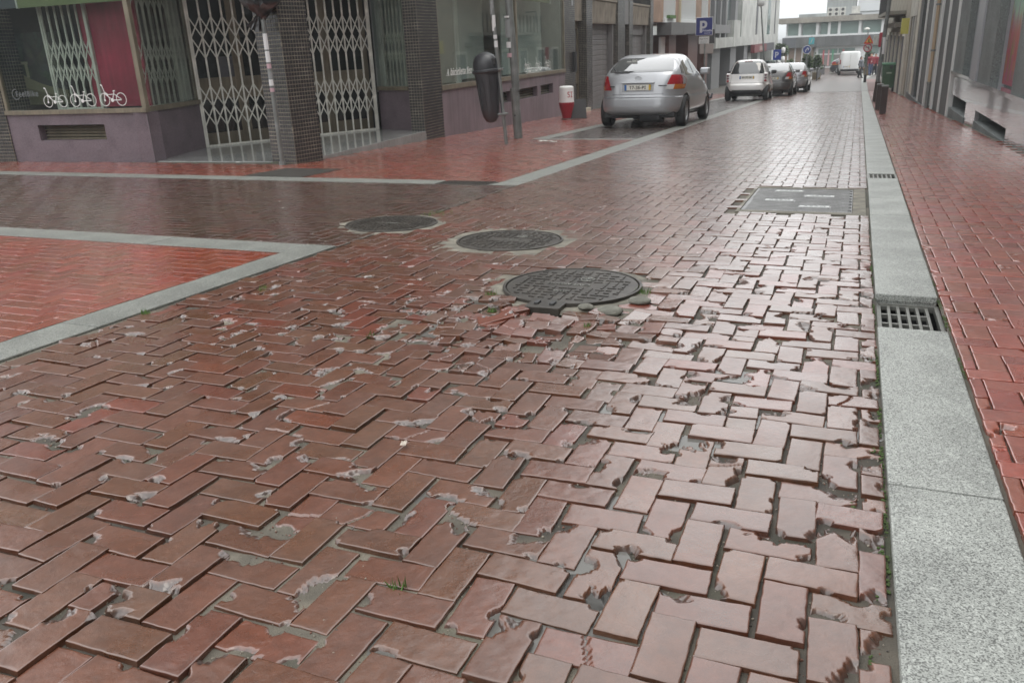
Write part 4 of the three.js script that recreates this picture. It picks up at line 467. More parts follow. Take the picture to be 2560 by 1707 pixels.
// --- building with white balcony rails and grey canopy ---
const pink = new Fac('balcony_building', 'tan building with white balcony rails, red tiled columns and grey shop canopy', -8.2, -36.3, -7.7, -47.6, -1.7);
{
  const f = pink, tan = std(C(0.42, 0.29, 0.22), 0.8, { map: rep(grimeMap, 0.4) }), redt = std(C(0.13, 0.055, 0.045), 0.5), gr = std(C(0.12, 0.12, 0.12), 0.5), rail = std(C(0.62, 0.64, 0.64), 0.5);
  f.box('wall', 0, f.len, 1.8, 9, -5, -0.9, tan); for (const [a, c] of [[0, 1.6], [3.5, 4.5], [7.7, 9.2], [10.6, 11.3]]) f.box('pier', a, c, 1.8, 4.2, -0.9, 0, tan);
  for (const [a, c] of [[1.6, 3.5], [4.5, 7.7], [9.2, 10.6]]) { f.box('balcony_slab', a - 0.05, c + 0.05, 1.78, 1.95, -0.9, 0.08, rail); const q = f.box('balcony_railing', a, c, 2.9, 2.96, 0, 0.04, rail); for (let k = 0; k <= Math.round((c - a) / 0.14); k++) { const s = a + k * 0.14; f.box('baluster', s, s + 0.03, 1.95, 2.9, 0.005, 0.035, rail, q); } f.box('balcony_door', a + 0.2, c - 0.2, 1.95, 4, -0.88, -0.86, std(C(0.1, 0.12, 0.12), 0.15)); }
  f.box('drain_pipe', 4.35, 4.45, 1.3, 4.2, 0, 0.1, std(C(0.5, 0.44, 0.32), 0.6)); for (const [a, c] of [[1.7, 4.0], [4.02, 6.9], [6.95, 8.8], [9, 11.3]]) f.box('canopy_panel', a, c, 1.26, 1.78, -0.3, 0.35, gr);
  f.box('ground_wall', 0, f.len, -1.8, 1.3, -2, -1.2, std(C(0.2, 0.19, 0.17), 0.7)); for (const [a, c] of [[2.9, 4.2], [6.7, 8.8], [10.6, 11.3]]) f.box('tiled_column', a, c, -1.8, 1.26, -1.2, -0.05, redt); f.box('notice_box', 2.05, 2.8, 0.5, 1.2, -0.3, -0.2, rail); f.box('shop_window', 4.3, 6.6, -1.2, 1.1, -1.15, -1.1, std(C(0.2, 0.17, 0.13), 0.15)); f.box('shop_door', 9, 10.5, -1.7, 1.0, -1.15, -1.1, std(C(0.12, 0.12, 0.13), 0.2)); f.box('flower_box', 2.0, 3.1, 1.95, 2.08, 0.05, 0.2, std(C(0.08, 0.16, 0.05), 0.9));
}
// --- modern white building ---
const white = new Fac('white_building', 'modern white panelled building with corner glazing and a red shop sign', -7.7, -47.7, -7.45, -86, -2.6);
{
  const f = white, wh = std(C(0.66, 0.67, 0.66), 0.6, { map: rep(grimeMap, 0.3) }), gl = std(C(0.1, 0.13, 0.13), 0.08), gl2 = std(C(0.16, 0.22, 0.21), 0.1), dk = std(C(0.07, 0.07, 0.08), 0.5), gp = std(C(0.2, 0.2, 0.205), 0.6);
  f.box('glazing', 0.2, 8.3, 1.05, 9, -2, -0.3, gl); for (const s of [0.2, 2.0, 4.1, 6.2]) f.box('mullion', s, s + 0.5, 1.05, 9, -0.3, -0.1, gp); f.box('spandrel_panel', 0.6, 8.0, 1.29, 1.76, -0.3, -0.05, gp); f.box('white_band', 1.6, 15, 0.48, 1.05, -2, 0.1, wh); f.box('pier', 8.3, 11.1, 0.48, 2.05, -1, 0.12, wh); f.box('glass_strip', 11.1, 14.1, 1.05, 1.95, -1, -0.1, gl2); f.box('glass_corner', 8.3, 12.6, 2.05, 9, -2, -0.4, gl); f.box('post', 10.1, 11.2, 2.05, 9, -0.4, -0.1, gp);
  f.add('wall', [f.B(12.6, 38, 1.05, 9.5, -6, 0), f.B(14.1, 38, 0.46, 1.05, -6, 0.02)], wh); for (const [a, c] of [[20.4, 21.4], [28.2, 30.3], [34, 34.7]]) f.box('slot_window', a, c, 1.15, 4.2, -0.02, 0.02, a > 25 && a < 33 ? gl2 : dk); f.box('end_wall', 33.2, 38.3, -2.6, 0.46, -6, 0.0, wh);
  f.box('ground_wall', 0, 33.2, -2.6, 0.5, -4, -1.6, std(C(0.16, 0.16, 0.165), 0.5)); for (const [a, c] of [[0.9, 2.2], [6.3, 8.7], [13, 15.6]]) f.box('dark_bay', a, c, -2.4, 0.48, -1.6, -1.2, dk); for (const [a, c] of [[2.3, 5.2], [9.4, 11.9], [16, 18]]) f.box('pier', a, c, -2.6, 0.48, -1.6, -0.2, gp); f.box('shop_glass', 5.3, 6.2, -2.2, 0.4, -1.6, -1.3, gl2);
  const sg = f.box('shop_sign', 17.9, 26, -0.12, 0.44, 0.02, 0.3, std(C(0.16, 0.03, 0.035), 0.5)); f.box('sign_end', 26, 32, -0.16, 0.46, 0.02, 0.3, dk, sg); f.box('sign_patch', 21, 24, 0.0, 0.32, 0.3, 0.31, std(C(0.3, 0.22, 0.2), 0.6), sg); for (const a of [18.5, 25, 30.5]) f.box('shop_door', a, a + 2, -2.4, -0.2, -1.55, -1.3, dk); for (const a of [21.5, 27.6]) f.box('white_pier', a, a + 2, -2.5, -0.15, -1.55, -0.6, wh);
}
// --- building closing the street ---
{
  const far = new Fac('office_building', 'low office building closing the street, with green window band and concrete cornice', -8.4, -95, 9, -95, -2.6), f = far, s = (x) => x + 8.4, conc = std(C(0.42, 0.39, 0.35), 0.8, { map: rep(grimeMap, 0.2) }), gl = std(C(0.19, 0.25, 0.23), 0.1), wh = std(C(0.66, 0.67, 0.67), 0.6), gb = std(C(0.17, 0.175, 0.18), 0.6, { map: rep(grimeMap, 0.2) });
  f.box('cornice', 0, 17.4, 2.1, 2.62, -6, 0.4, conc); f.box('core_wall', 0.9, 17.4, -2.6, 2.1, -6, -0.5, wh); f.box('window_sill', 0.9, 17.4, 0.72, 0.9, -0.5, 0.1, wh);
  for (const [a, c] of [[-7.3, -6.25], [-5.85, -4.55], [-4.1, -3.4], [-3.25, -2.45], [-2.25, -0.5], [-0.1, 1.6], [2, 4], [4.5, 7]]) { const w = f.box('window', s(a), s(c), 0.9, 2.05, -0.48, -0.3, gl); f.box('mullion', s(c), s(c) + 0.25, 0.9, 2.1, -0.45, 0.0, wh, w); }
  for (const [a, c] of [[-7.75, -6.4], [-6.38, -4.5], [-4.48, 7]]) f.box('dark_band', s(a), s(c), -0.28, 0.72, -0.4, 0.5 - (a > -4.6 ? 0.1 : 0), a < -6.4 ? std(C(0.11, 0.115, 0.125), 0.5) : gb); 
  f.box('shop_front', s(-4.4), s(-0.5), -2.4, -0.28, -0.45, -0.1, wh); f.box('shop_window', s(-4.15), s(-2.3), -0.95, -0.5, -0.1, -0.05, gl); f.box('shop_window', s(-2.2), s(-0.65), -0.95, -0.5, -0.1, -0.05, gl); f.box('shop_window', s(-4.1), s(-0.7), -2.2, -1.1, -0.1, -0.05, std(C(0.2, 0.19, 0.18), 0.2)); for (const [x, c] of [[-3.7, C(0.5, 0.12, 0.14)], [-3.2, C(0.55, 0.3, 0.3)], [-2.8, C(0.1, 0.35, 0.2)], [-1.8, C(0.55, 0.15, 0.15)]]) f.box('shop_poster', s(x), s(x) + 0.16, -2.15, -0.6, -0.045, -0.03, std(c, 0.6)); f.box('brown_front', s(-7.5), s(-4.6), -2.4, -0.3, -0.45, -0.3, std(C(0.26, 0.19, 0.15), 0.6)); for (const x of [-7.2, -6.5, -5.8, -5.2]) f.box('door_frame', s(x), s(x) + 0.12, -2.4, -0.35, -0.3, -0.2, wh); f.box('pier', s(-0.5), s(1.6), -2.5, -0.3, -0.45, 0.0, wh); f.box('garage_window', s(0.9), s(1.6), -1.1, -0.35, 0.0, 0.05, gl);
  const tower = new Fac('rear_block', 'pale grey apartment block rising behind the office building', -4.1, -104, 12, -104, -2.4); const pg = std(C(0.45, 0.48, 0.49), 0.8, { map: rep(grimeMap, 0.15) }); tower.box('wall', 0.1, 3.1, -2.4, 12, -9, 0, pg); tower.box('wall', 3.3, 14, -2.4, 12, -9, -0.4, std(C(0.58, 0.6, 0.61), 0.8)); tower.box('low_wall', -2.8, 0.1, -2.4, 3.1, -9, 0, pg); for (let r = 0; r < 2; r++) for (let k = 0; k < 3; k++) tower.box('window', 5 + k * 2.6, 6.4 + k * 2.6, 4.2 + r * 2.9, 5.7 + r * 2.9, -0.4, -0.36, std(C(0.5, 0.53, 0.55), 0.2)); tower.box('cable_ledge', 3.3, 9, 3.05, 3.12, -0.4, -0.3, M.galv);
  [[-3.35, 2.85], [-2.75, 2.88], [-2.15, 2.92]].forEach(([x, y], k) => { const ac = thing('air_conditioner', ['leftmost roof fan unit above the office cornice', 'middle roof fan unit above the office cornice', 'third roof fan unit above the office cornice'][k], 'air conditioner', x, 2.62, -96.5, 0, 'fan units on the office roof'); mesh('casing', rbx(-0.27, 0.27, 0, 0.85, -0.2, 0.2, 0.02), M.white, ac); for (const fy of [0.22, 0.62]) mesh('fan_grille', cyl(0.15, 0.15, -0.01, 0.01, 16).rotateX(Math.PI / 2).translate(0, fy, 0.205), M.dark, ac); });
  const bigac = thing('air_conditioner', 'wide white cooling unit at the right end of the office roof', 'air conditioner', -0.9, 2.62, -96, 0, 'fan units on the office roof'); mesh('casing', rbx(-0.4, 0.4, 0.12, 0.85, -0.3, 0.3, 0.02), M.white, bigac); mesh('stand', rbx(-0.6, 0.6, 0, 0.12, -0.3, 0.35, 0.02), M.dark, bigac);
}
// --- right side of the street ---
const right = new Fac('granite_shop', 'grey granite clad shop with polished plinth and display windows on the right', 1.65, -33, 2.03, -12.2, -1.6);
{
  const f = right, L = f.len, S = (s) => L - s, pol = new THREE.MeshPhysicalMaterial({ color: C(0.42, 0.42, 0.43), roughness: 0.16, clearcoat: 1, clearcoatRoughness: 0.05, map: rep(speckMap, 1.5) }), rough = std(C(0.3, 0.315, 0.31), 0.75, { map: rep(graniteMap, 0.8), bumpMap: rep(graniteBump, 1), bumpScale: 0.004 }), alu = std(C(0.34, 0.35, 0.37), 0.35, { metalness: 0.5 });
  const q = (s0, s1) => [S(s1), S(s0)], bx2 = (name, s0, s1, y0, y1, d0, d1, m, p) => f.box(name, ...q(s0, s1), y0, y1, d0, d1, m, p);
  // plinth with two cellar lights; panels with open joints
  const cuts = [-12, -9.5, -7, -4.6, -2.2, 0.2, 1.5, 2.9, 4.6, 5.9, 7.1, 8.45]; for (let k = 0; k < cuts.length - 1; k++) { const a = cuts[k] + 0.004, c = cuts[k + 1] - 0.004, hole = (a >= 1.5 && c <= 4.6) || (a >= 5.9 && c <= 8.45), yb = a > 5 ? -0.56 : -0.5, yt = a > 5 ? -0.28 : -0.32; if (hole) { bx2('plinth_panel', a, c, yt, 0.1, -0.06, 0, pol); bx2('plinth_base', a, c, -1.3, yb, -0.4, 0.015, rough); bx2('cellar_light', a, c, yb, yt, -0.4, -0.36, M.dark); } else bx2('plinth_panel', a, c, -1.3, 0.1, -0.06, 0, pol); }
  for (const s of [1.5, 4.6, 5.9, 8.45]) bx2('cellar_jamb', s - 0.03, s + 0.03, -1.3, -0.28, -0.4, -0.06, rough);
  bx2('ledge', -12, 4.75, 0.1, 0.165, -0.3, 0.05, pol); bx2('ledge', 5.6, 8.5, 0.13, 0.19, -0.3, 0.05, pol);
  for (const [a, c] of [[-12, -9.4], [-4.4, -1.6], [0.4, 1.5], [3.5, 4.85], [7.0, 8.5]]) bx2('granite_pier', a, c, 0.165, 3.2, -0.3, 0.01, rough); bx2('round_post', 4.87, 5.6, 0.165, 3.2, -0.2, 0.04, alu); bx2('ledge', 4.753, 5.597, 0.1, 0.163, -0.3, 0.046, pol);
  for (const [a, c] of [[-9.4, -4.4], [-1.6, 0.4], [1.5, 3.5], [5.6, 7.0]]) { const w = f.add('shop_window', [f.B(...q(a, a + 0.05), 0.165, 3.1, -0.2, -0.12), f.B(...q(c - 0.05, c), 0.165, 3.1, -0.2, -0.12)], alu); bx2('pane', a + 0.05, c - 0.05, 0.165, 3.1, -0.17, -0.16, M.glass, w); bx2('window_back', a, c, 0.165, 3.1, -1.6, -1.55, std(C(0.22, 0.23, 0.23), 0.8), w); bx2('window_floor', a, c, 0.1, 0.165, -1.6, -0.2, std(C(0.16, 0.09, 0.09), 0.7), w); }
  const art = decal('window_poster', 1.6, 1.5, 256, 384, (c, W, H) => { const g0 = c.createLinearGradient(0, 0, 0, H); g0.addColorStop(0, '#7d9c9a'); g0.addColorStop(0.3, '#86a08c'); g0.addColorStop(0.5, '#94545c'); g0.addColorStop(1, '#84404e'); c.fillStyle = g0; c.fillRect(0, 0, W, H); const r = rng(4); for (let k = 0; k < 70; k++) { const x = r() * W, y = H * (0.35 + r() * 0.65), h = 40 + r() * 120; c.fillStyle = ['rgba(120,128,62,0.5)', 'rgba(138,52,60,0.5)', 'rgba(150,90,60,0.4)', 'rgba(90,110,60,0.5)', 'rgba(120,80,110,0.4)'][k % 5]; c.beginPath(); c.moveTo(x - 10, y); c.quadraticCurveTo(x, y - h, x + 3, y - h); c.quadraticCurveTo(x + 8, y - h * 0.4, x + 12, y); c.fill(); } }, f.g, { solid: true }); art.position.set(S(2.6), 0.94 - f.b, -0.155);
  bx2('display_shelf', 1.6, 2.2, 0.9, 0.95, -0.9, -0.4, M.white); bx2('display_box', 1.6, 2.0, 0.165, 0.6, -0.9, -0.5, std(C(0.4, 0.38, 0.2), 0.6));
  // pilasters and doorway bays further on
  const trim = std(C(0.5, 0.51, 0.5), 0.5), stn = std(C(0.17, 0.175, 0.175), 0.65, { map: rep(graniteMap, 0.7) });
  for (const [a, c, m, d] of [[8.5, 8.75, trim, 0.04], [8.75, 10.2, stn, 0.02], [10.2, 10.45, trim, 0.05], [10.45, 12.0, stn, 0.0], [12.0, 12.3, trim, 0.04], [14.3, 14.6, trim, 0.04], [14.6, 16.3, stn, 0.02], [16.3, 16.6, trim, 0.05], [18.2, 19.2, stn, 0.02], [19.2, 20.0, std(C(0.42, 0.4, 0.34), 0.7), 0.04]]) bx2('pilaster', a, c, -1.5, 3.4, -0.4, d, m); bx2('doorway', 12.3, 14.3, -1.4, 0.0, -0.5, -0.35, M.dark); bx2('doorway_panel', 12.3, 14.3, 0.0, 3.4, -0.45, -0.25, stn); bx2('doorway', 16.6, 18.2, -1.5, -0.1, -0.5, -0.35, M.dark); bx2('meter_box', 16.7, 18.1, 0.0, 0.9, -0.3, -0.15, std(C(0.4, 0.42, 0.41), 0.6)); bx2('doorway_panel', 16.6, 18.2, 0.9, 3.4, -0.45, -0.25, stn); bx2('wall_foot', 8.5, 20.8, -1.6, -1.0, -0.4, 0.06, stn); bx2('doorway', 20, 20.8, -1.5, 3.4, -0.5, -0.3, M.dark);
  const pipe = f.add('drain_pipe', muv(cyl(0.045, 0.045, -0.3 - f.b, 3.4 - f.b, 12, S(12.6), 0.09)), std(C(0.35, 0.27, 0.18), 0.6)); f.add('pipe_foot', muv(cyl(0.05, 0.05, -0.95 - f.b, -0.3 - f.b, 12, S(12.6), 0.09)), M.galv, pipe); for (const y of [-0.3, 0.5, 1.6]) f.add('pipe_clip', cyl(0.06, 0.06, y - f.b, y + 0.05 - f.b, 12, S(12.6), 0.09), M.galv, pipe);
  f.box('upper_wall', 0, L + 28, 3.2, 9.4, -6, 0.0, std(C(0.3, 0.31, 0.31), 0.7, { map: rep(grimeMap, 0.3) })); f.box('back_wall', 0, L + 12, -1.6, 3.2, -2.2, -2, M.dark); f.box('near_wall', L + 12, L + 28, -0.6, 3.2, -2.2, 0, rough); for (let r = 0; r < 2; r++) for (let k = 0; k < 9; k++) f.box('upper_window', 1 + k * 3.5, 3 + k * 3.5, 4 + r * 2.8, 5.7 + r * 2.8, 0.0, 0.02, std(C(0.08, 0.09, 0.1), 0.1));
}
{ // older houses beyond
  const f = new Fac('cream_house', 'narrow cream rendered house with tall dark doors and a yellow bracket sign', 1.59, -36.3, 1.65, -33.1, -1.7), cr = std(C(0.55, 0.54, 0.5), 0.8, { map: rep(grimeMap, 0.5) }); f.box('wall', 0, 3.2, 1.5, 8, -5, 0, cr); f.box('pier', 2.9, 3.2, -1.7, 1.5, -0.5, 0.03, cr); f.box('pier', 1.3, 1.6, -1.7, 1.5, -0.5, 0.0, std(C(0.3, 0.3, 0.28), 0.7)); f.box('door', 0.1, 1.3, -1.5, 1.4, -0.5, -0.4, M.dark); f.box('door', 1.6, 2.9, -1.5, 1.4, -0.5, -0.4, M.dark); f.box('bracket_sign', 0.2, 0.6, 0.9, 1.45, 0.05, 0.3, std(C(0.45, 0.42, 0.1), 0.5)); f.box('step', 0, 3.2, -1.7, -1.4, -0.4, 0.08, std(C(0.3, 0.3, 0.29), 0.7));
  const o = new Fac('stone_house', 'old stained stone house with a small balcony and narrow windows', 1.2, -58, 1.59, -36.4, -2.2), st = std(C(0.4, 0.37, 0.31), 0.85, { map: rep(grimeMap, 0.4) }); o.box('wall', 0, 21.6, -2.2, 8, -5, -0.05, st); for (const s of [2.4, 5.6, 9, 12.4, 15.6, 18.6]) { const w = o.box('window_surround', s - 0.15, s + 1.45, -1.6, 0.95, -0.05, 0.03, std(C(0.5, 0.48, 0.43), 0.8)); o.box('window_opening', s + 0.1, s + 1.2, -1.5, 0.8, 0.03, 0.04, M.dark, w); } o.box('cornice', 7, 18.5, 1.15, 1.35, -0.05, 0.35, std(C(0.14, 0.13, 0.11), 0.9)); const bal = o.box('balcony_slab', 8, 18, 1.66, 1.8, -0.05, 0.7, std(C(0.2, 0.19, 0.16), 0.9)); for (let k = 0; k < 16; k++) o.box('baluster', 8.1 + k * 0.64, 8.16 + k * 0.64, 1.8, 2.7, 0.62, 0.68, M.dark, bal); o.add('lamp_bracket', [o.B(9, 9.06, 2.9, 2.96, 0, 0.7), o.B(9, 9.06, 2.3, 2.96, 0.64, 0.7)], M.dark); o.box('wall_foot', 0, 21.6, -2.4, -1.75, -0.05, 0.05, std(C(0.22, 0.21, 0.19), 0.85));
  const sg = thing('bracket_sign', 'small red and white sign jutting from the stone house', 'sign', 0.95, 0.2, -52); mesh('panel', rbx(-0.12, 0.12, 0, 0.75, -0.04, 0.04, 0.02), std(C(0.35, 0.03, 0.05), 0.5), sg); mesh('white_half', rbx(-0.4, -0.12, 0.1, 0.6, -0.04, 0.04, 0.02), M.white, sg); mesh('arm', bx(0.1, 0.5, 0.3, 0.34, -0.02, 0.02), M.dark, sg);
}

{ // house on the near left corner, out of frame: the shop window mirrors it and it shades the crossing
  const f = new Fac('corner_house', 'grey rendered house on the near left corner, seen only in the shop glass', -30, 6.5, -6.3, 6.5, -0.4), w = std(C(0.17, 0.165, 0.16), 0.8, { map: rep(grimeMap, 0.3) });
  f.box('wall', 0, 23.7, -0.6, 4.2, 0, 14, w);
  for (let r = 0; r < 1; r++) for (let k = 0; k < 7; k++) f.box('window', 1.2 + k * 3.3, 2.8 + k * 3.3, 0.9 + r * 2.9, 2.5 + r * 2.9, -0.02, 0.0, std(C(0.05, 0.055, 0.06), 0.1));
}

// ---------- vehicles ----------
// A car body is a stack of rounded outlines: rows of [height, rear z, front z, half width]; rear at +z, right at +x.
class Shell {
  constructor(rows, n) { this.r = rows; this.n = n; }
  at(y) { const r = this.r; if (y <= r[0][0]) return r[0]; for (let i = 1; i < r.length; i++) if (y <= r[i][0]) { const a = r[i - 1], b = r[i], t = (y - a[0]) / (b[0] - a[0]), p = r[Math.max(0, i - 2)], q = r[Math.min(r.length - 1, i + 1)]; return [0, 1, 2, 3].map((k) => { if (k === 0) return y; const m0 = (b[k] - p[k]) / (b[0] - p[0] || 1), m1 = (q[k] - a[k]) / (q[0] - a[0] || 1), h = b[0] - a[0], lim = (m) => { const s = (b[k] - a[k]) / h; return s === 0 || m * s <= 0 ? 0 : Math.sign(s) * Math.min(Math.abs(m), 2.5 * Math.abs(s)); }; const t2 = t * t, t3 = t2 * t; return (2 * t3 - 3 * t2 + 1) * a[k] + (t3 - 2 * t2 + t) * h * lim(m0) + (-2 * t3 + 3 * t2) * b[k] + (t3 - t2) * h * lim(m1); }); } return r[r.length - 1]; }
  rear(x, y) { const [, zr, zf, w] = this.at(y), n = this.n, c = (zr + zf) / 2, h = (zr - zf) / 2; return c + h * Math.pow(Math.max(0, 1 - Math.pow(Math.min(1, Math.abs(x) / w), n)), 1 / n); }
  front(x, y) { const [, zr, zf] = this.at(y); return zr + zf - this.rear(x, y); }
  side(z, y) { const [, zr, zf, w] = this.at(y), n = this.n, c = (zr + zf) / 2, h = (zr - zf) / 2; return w * Math.pow(Math.max(0, 1 - Math.pow(Math.min(1, Math.abs(z - c) / h), n)), 1 / n); }
  body(k = 34, m = 72) { const y0 = this.r[0][0], y1 = this.r[this.r.length - 1][0], ys = []; for (let i = 0; i <= k; i++) ys.push(y0 + (y1 - y0) * Math.pow(i / k, 0.85)); for (const r of this.r) ys.push(r[0]); ys.sort((a, b) => a - b); const Y = ys.filter((v, i) => !i || v - ys[i - 1] > 0.004), pos = [], idx = [], uv = [], e = 2 / this.n;
    for (const y of Y) { const [, zr, zf, w] = this.at(y), c = (zr + zf) / 2, h = (zr - zf) / 2; for (let i = 0; i < m; i++) { const a = (i / m) * Math.PI * 2, ca = Math.cos(a), sa = Math.sin(a); pos.push(Math.sign(ca) * Math.pow(Math.abs(ca), e) * w, y, c + Math.sign(sa) * Math.pow(Math.abs(sa), e) * h); uv.push(i / m, y); } }
    for (let j = 0; j < Y.length - 1; j++) for (let i = 0; i < m; i++) { const a = j * m + i, b = j * m + (i + 1) % m; idx.push(a, a + m, b, b, a + m, b + m); }
    const bot = pos.length / 3, [, br, bf] = this.at(y0), [, tr, tf] = this.at(y1); pos.push(0, y0, (br + bf) / 2, 0, y1 + 0.004, (tr + tf) / 2); uv.push(0, 0, 0, 1); const top = (Y.length - 1) * m; for (let i = 0; i < m; i++) { const n = (i + 1) % m; idx.push(bot, i, n, bot + 1, top + n, top + i); }
    const g = new THREE.BufferGeometry(); g.setAttribute('position', new THREE.Float32BufferAttribute(pos, 3)); g.setAttribute('uv', new THREE.Float32BufferAttribute(uv, 2)); g.setIndex(idx); g.computeVertexNormals(); return g; }
  // curved patch lying on the body: lo(y), hi(y) give its edges at each height
  patch(where, y0, y1, lo, hi, off = 0.006, nu = 14, nv = 10) { const pos = [], uv = [], idx = []; for (let j = 0; j <= nv; j++) { const y = y0 + (y1 - y0) * j / nv, a = lo(y), b = hi(y); for (let i = 0; i <= nu; i++) { const t = a + (b - a) * i / nu; if (where === 'rear') pos.push(t, y, this.rear(t, y) + off); else if (where === 'front') pos.push(t, y, this.front(t, y) - off); else { const s = where === 'right' ? 1 : -1; pos.push(s * (this.side(t, y) + off), y, t); } uv.push(i / nu, j / nv); } }
    const flip = where === 'right' || where === 'front'; for (let j = 0; j < nv; j++) for (let i = 0; i < nu; i++) { const a = j * (nu + 1) + i, b = a + nu + 1; if (flip) idx.push(a, b, a + 1, a + 1, b, b + 1); else idx.push(a, a + 1, b, a + 1, b + 1, b); } const g = new THREE.BufferGeometry(); g.setAttribute('position', new THREE.Float32BufferAttribute(pos, 3)); g.setAttribute('uv', new THREE.Float32BufferAttribute(uv, 2)); g.setIndex(idx); g.computeVertexNormals(); return g; }
}
const paint = (c, metal = 0) => new THREE.MeshPhysicalMaterial({ color: c, roughness: metal ? 0.36 : 0.4, metalness: metal, clearcoat: 1, clearcoatRoughness: 0.05 });
const carGlass = new THREE.MeshPhysicalMaterial({ color: C(0.018, 0.021, 0.022), roughness: 0.02, clearcoat: 1, clearcoatRoughness: 0.0, ior: 1.7 }), rubber = std(C(0.02, 0.02, 0.021), 0.7), trimM = std(C(0.03, 0.03, 0.032), 0.55), rimM = std(C(0.45, 0.46, 0.47), 0.3, { metalness: 0.7 });
const lampRed = new THREE.MeshPhysicalMaterial({ color: C(0.3, 0.008, 0.015), roughness: 0.15, clearcoat: 1 }), lampAmber = new THREE.MeshPhysicalMaterial({ color: C(0.42, 0.13, 0.01), roughness: 0.15, clearcoat: 1 }), lampClear = new THREE.MeshPhysicalMaterial({ color: C(0.5, 0.5, 0.5), roughness: 0.12, clearcoat: 1 });
const ev = new Evaluator(); ev.useGroups = false; ev.attributes = ['position', 'normal', 'uv'];
function carve(geo, mat, wheels, r, w) { let b = new Brush(geo, mat); b.updateMatrixWorld(); for (const [x, y, z] of wheels) { const c = new Brush(new THREE.CylinderGeometry(r, r, w, 28).rotateZ(Math.PI / 2).translate(x, y, z), mat); c.updateMatrixWorld(); b = ev.evaluate(b, c, SUBTRACTION); } return b.geometry; }
function wheel(parent, x, y, z, r, w, spokes = 7) { const s = Math.sign(x), t = new THREE.Group(); t.name = 'wheel'; t.position.set(x, y, z); t.rotation.z = s > 0 ? -Math.PI / 2 : Math.PI / 2; parent.add(t); mesh('tyre', lathe([[r * 0.62, -w / 2], [r * 0.93, -w / 2], [r, -w * 0.34], [r, w * 0.34], [r * 0.93, w / 2], [r * 0.66, w / 2], [r * 0.64, w * 0.3]], 28), rubber, t); const G = [new THREE.TorusGeometry(r * 0.62, r * 0.05, 6, 28).rotateX(Math.PI / 2).translate(0, w * 0.36, 0), cyl(r * 0.15, r * 0.13, w * 0.2, w * 0.42, 14)]; for (let k = 0; k < spokes; k++) G.push(bx(-0.028, 0.028, w * 0.24, w * 0.36, r * 0.08, r * 0.62).rotateY(k / spokes * Math.PI * 2)); mesh('rim', join(G), rimM, t); mesh('brake_disc', cyl(r * 0.6, r * 0.6, -w * 0.3, w * 0.05, 20), trimM, t); }
function plateMesh(text, parent, w = 0.52, h = 0.11) { return decal('number_plate', w, h, 512, 108, (c, W, H) => { c.fillStyle = '#d6d4cc'; c.fillRect(0, 0, W, H); c.fillStyle = '#2c64a8'; c.fillRect(0, 0, 42, H); c.fillStyle = '#c9a634'; c.fillRect(W - 44, 0, 44, H); c.fillStyle = '#26241f'; c.font = 'bold 84px sans-serif'; c.textAlign = 'center'; c.fillText(text, W / 2 - 2, 85); c.strokeStyle = '#55534e'; c.lineWidth = 5; c.strokeRect(2, 2, W - 4, H - 4); }, parent, { solid: true }); }
function place(t, x, z, ry = 0, k = 1) { t.position.set(x, gy(z) + 0.006, z); t.rotation.set(z > -44 ? TILT : 0, ry, 0, 'XYZ'); t.scale.setScalar(k); return t; }
const rnd4 = (v) => Math.max(0, v); const edge = (y, y0, y1, p = 3) => { const t = Math.abs((2 * (y - y0)) / (y1 - y0) - 1); return Math.pow(Math.max(0, 1 - Math.pow(t, p)), 1 / p); };

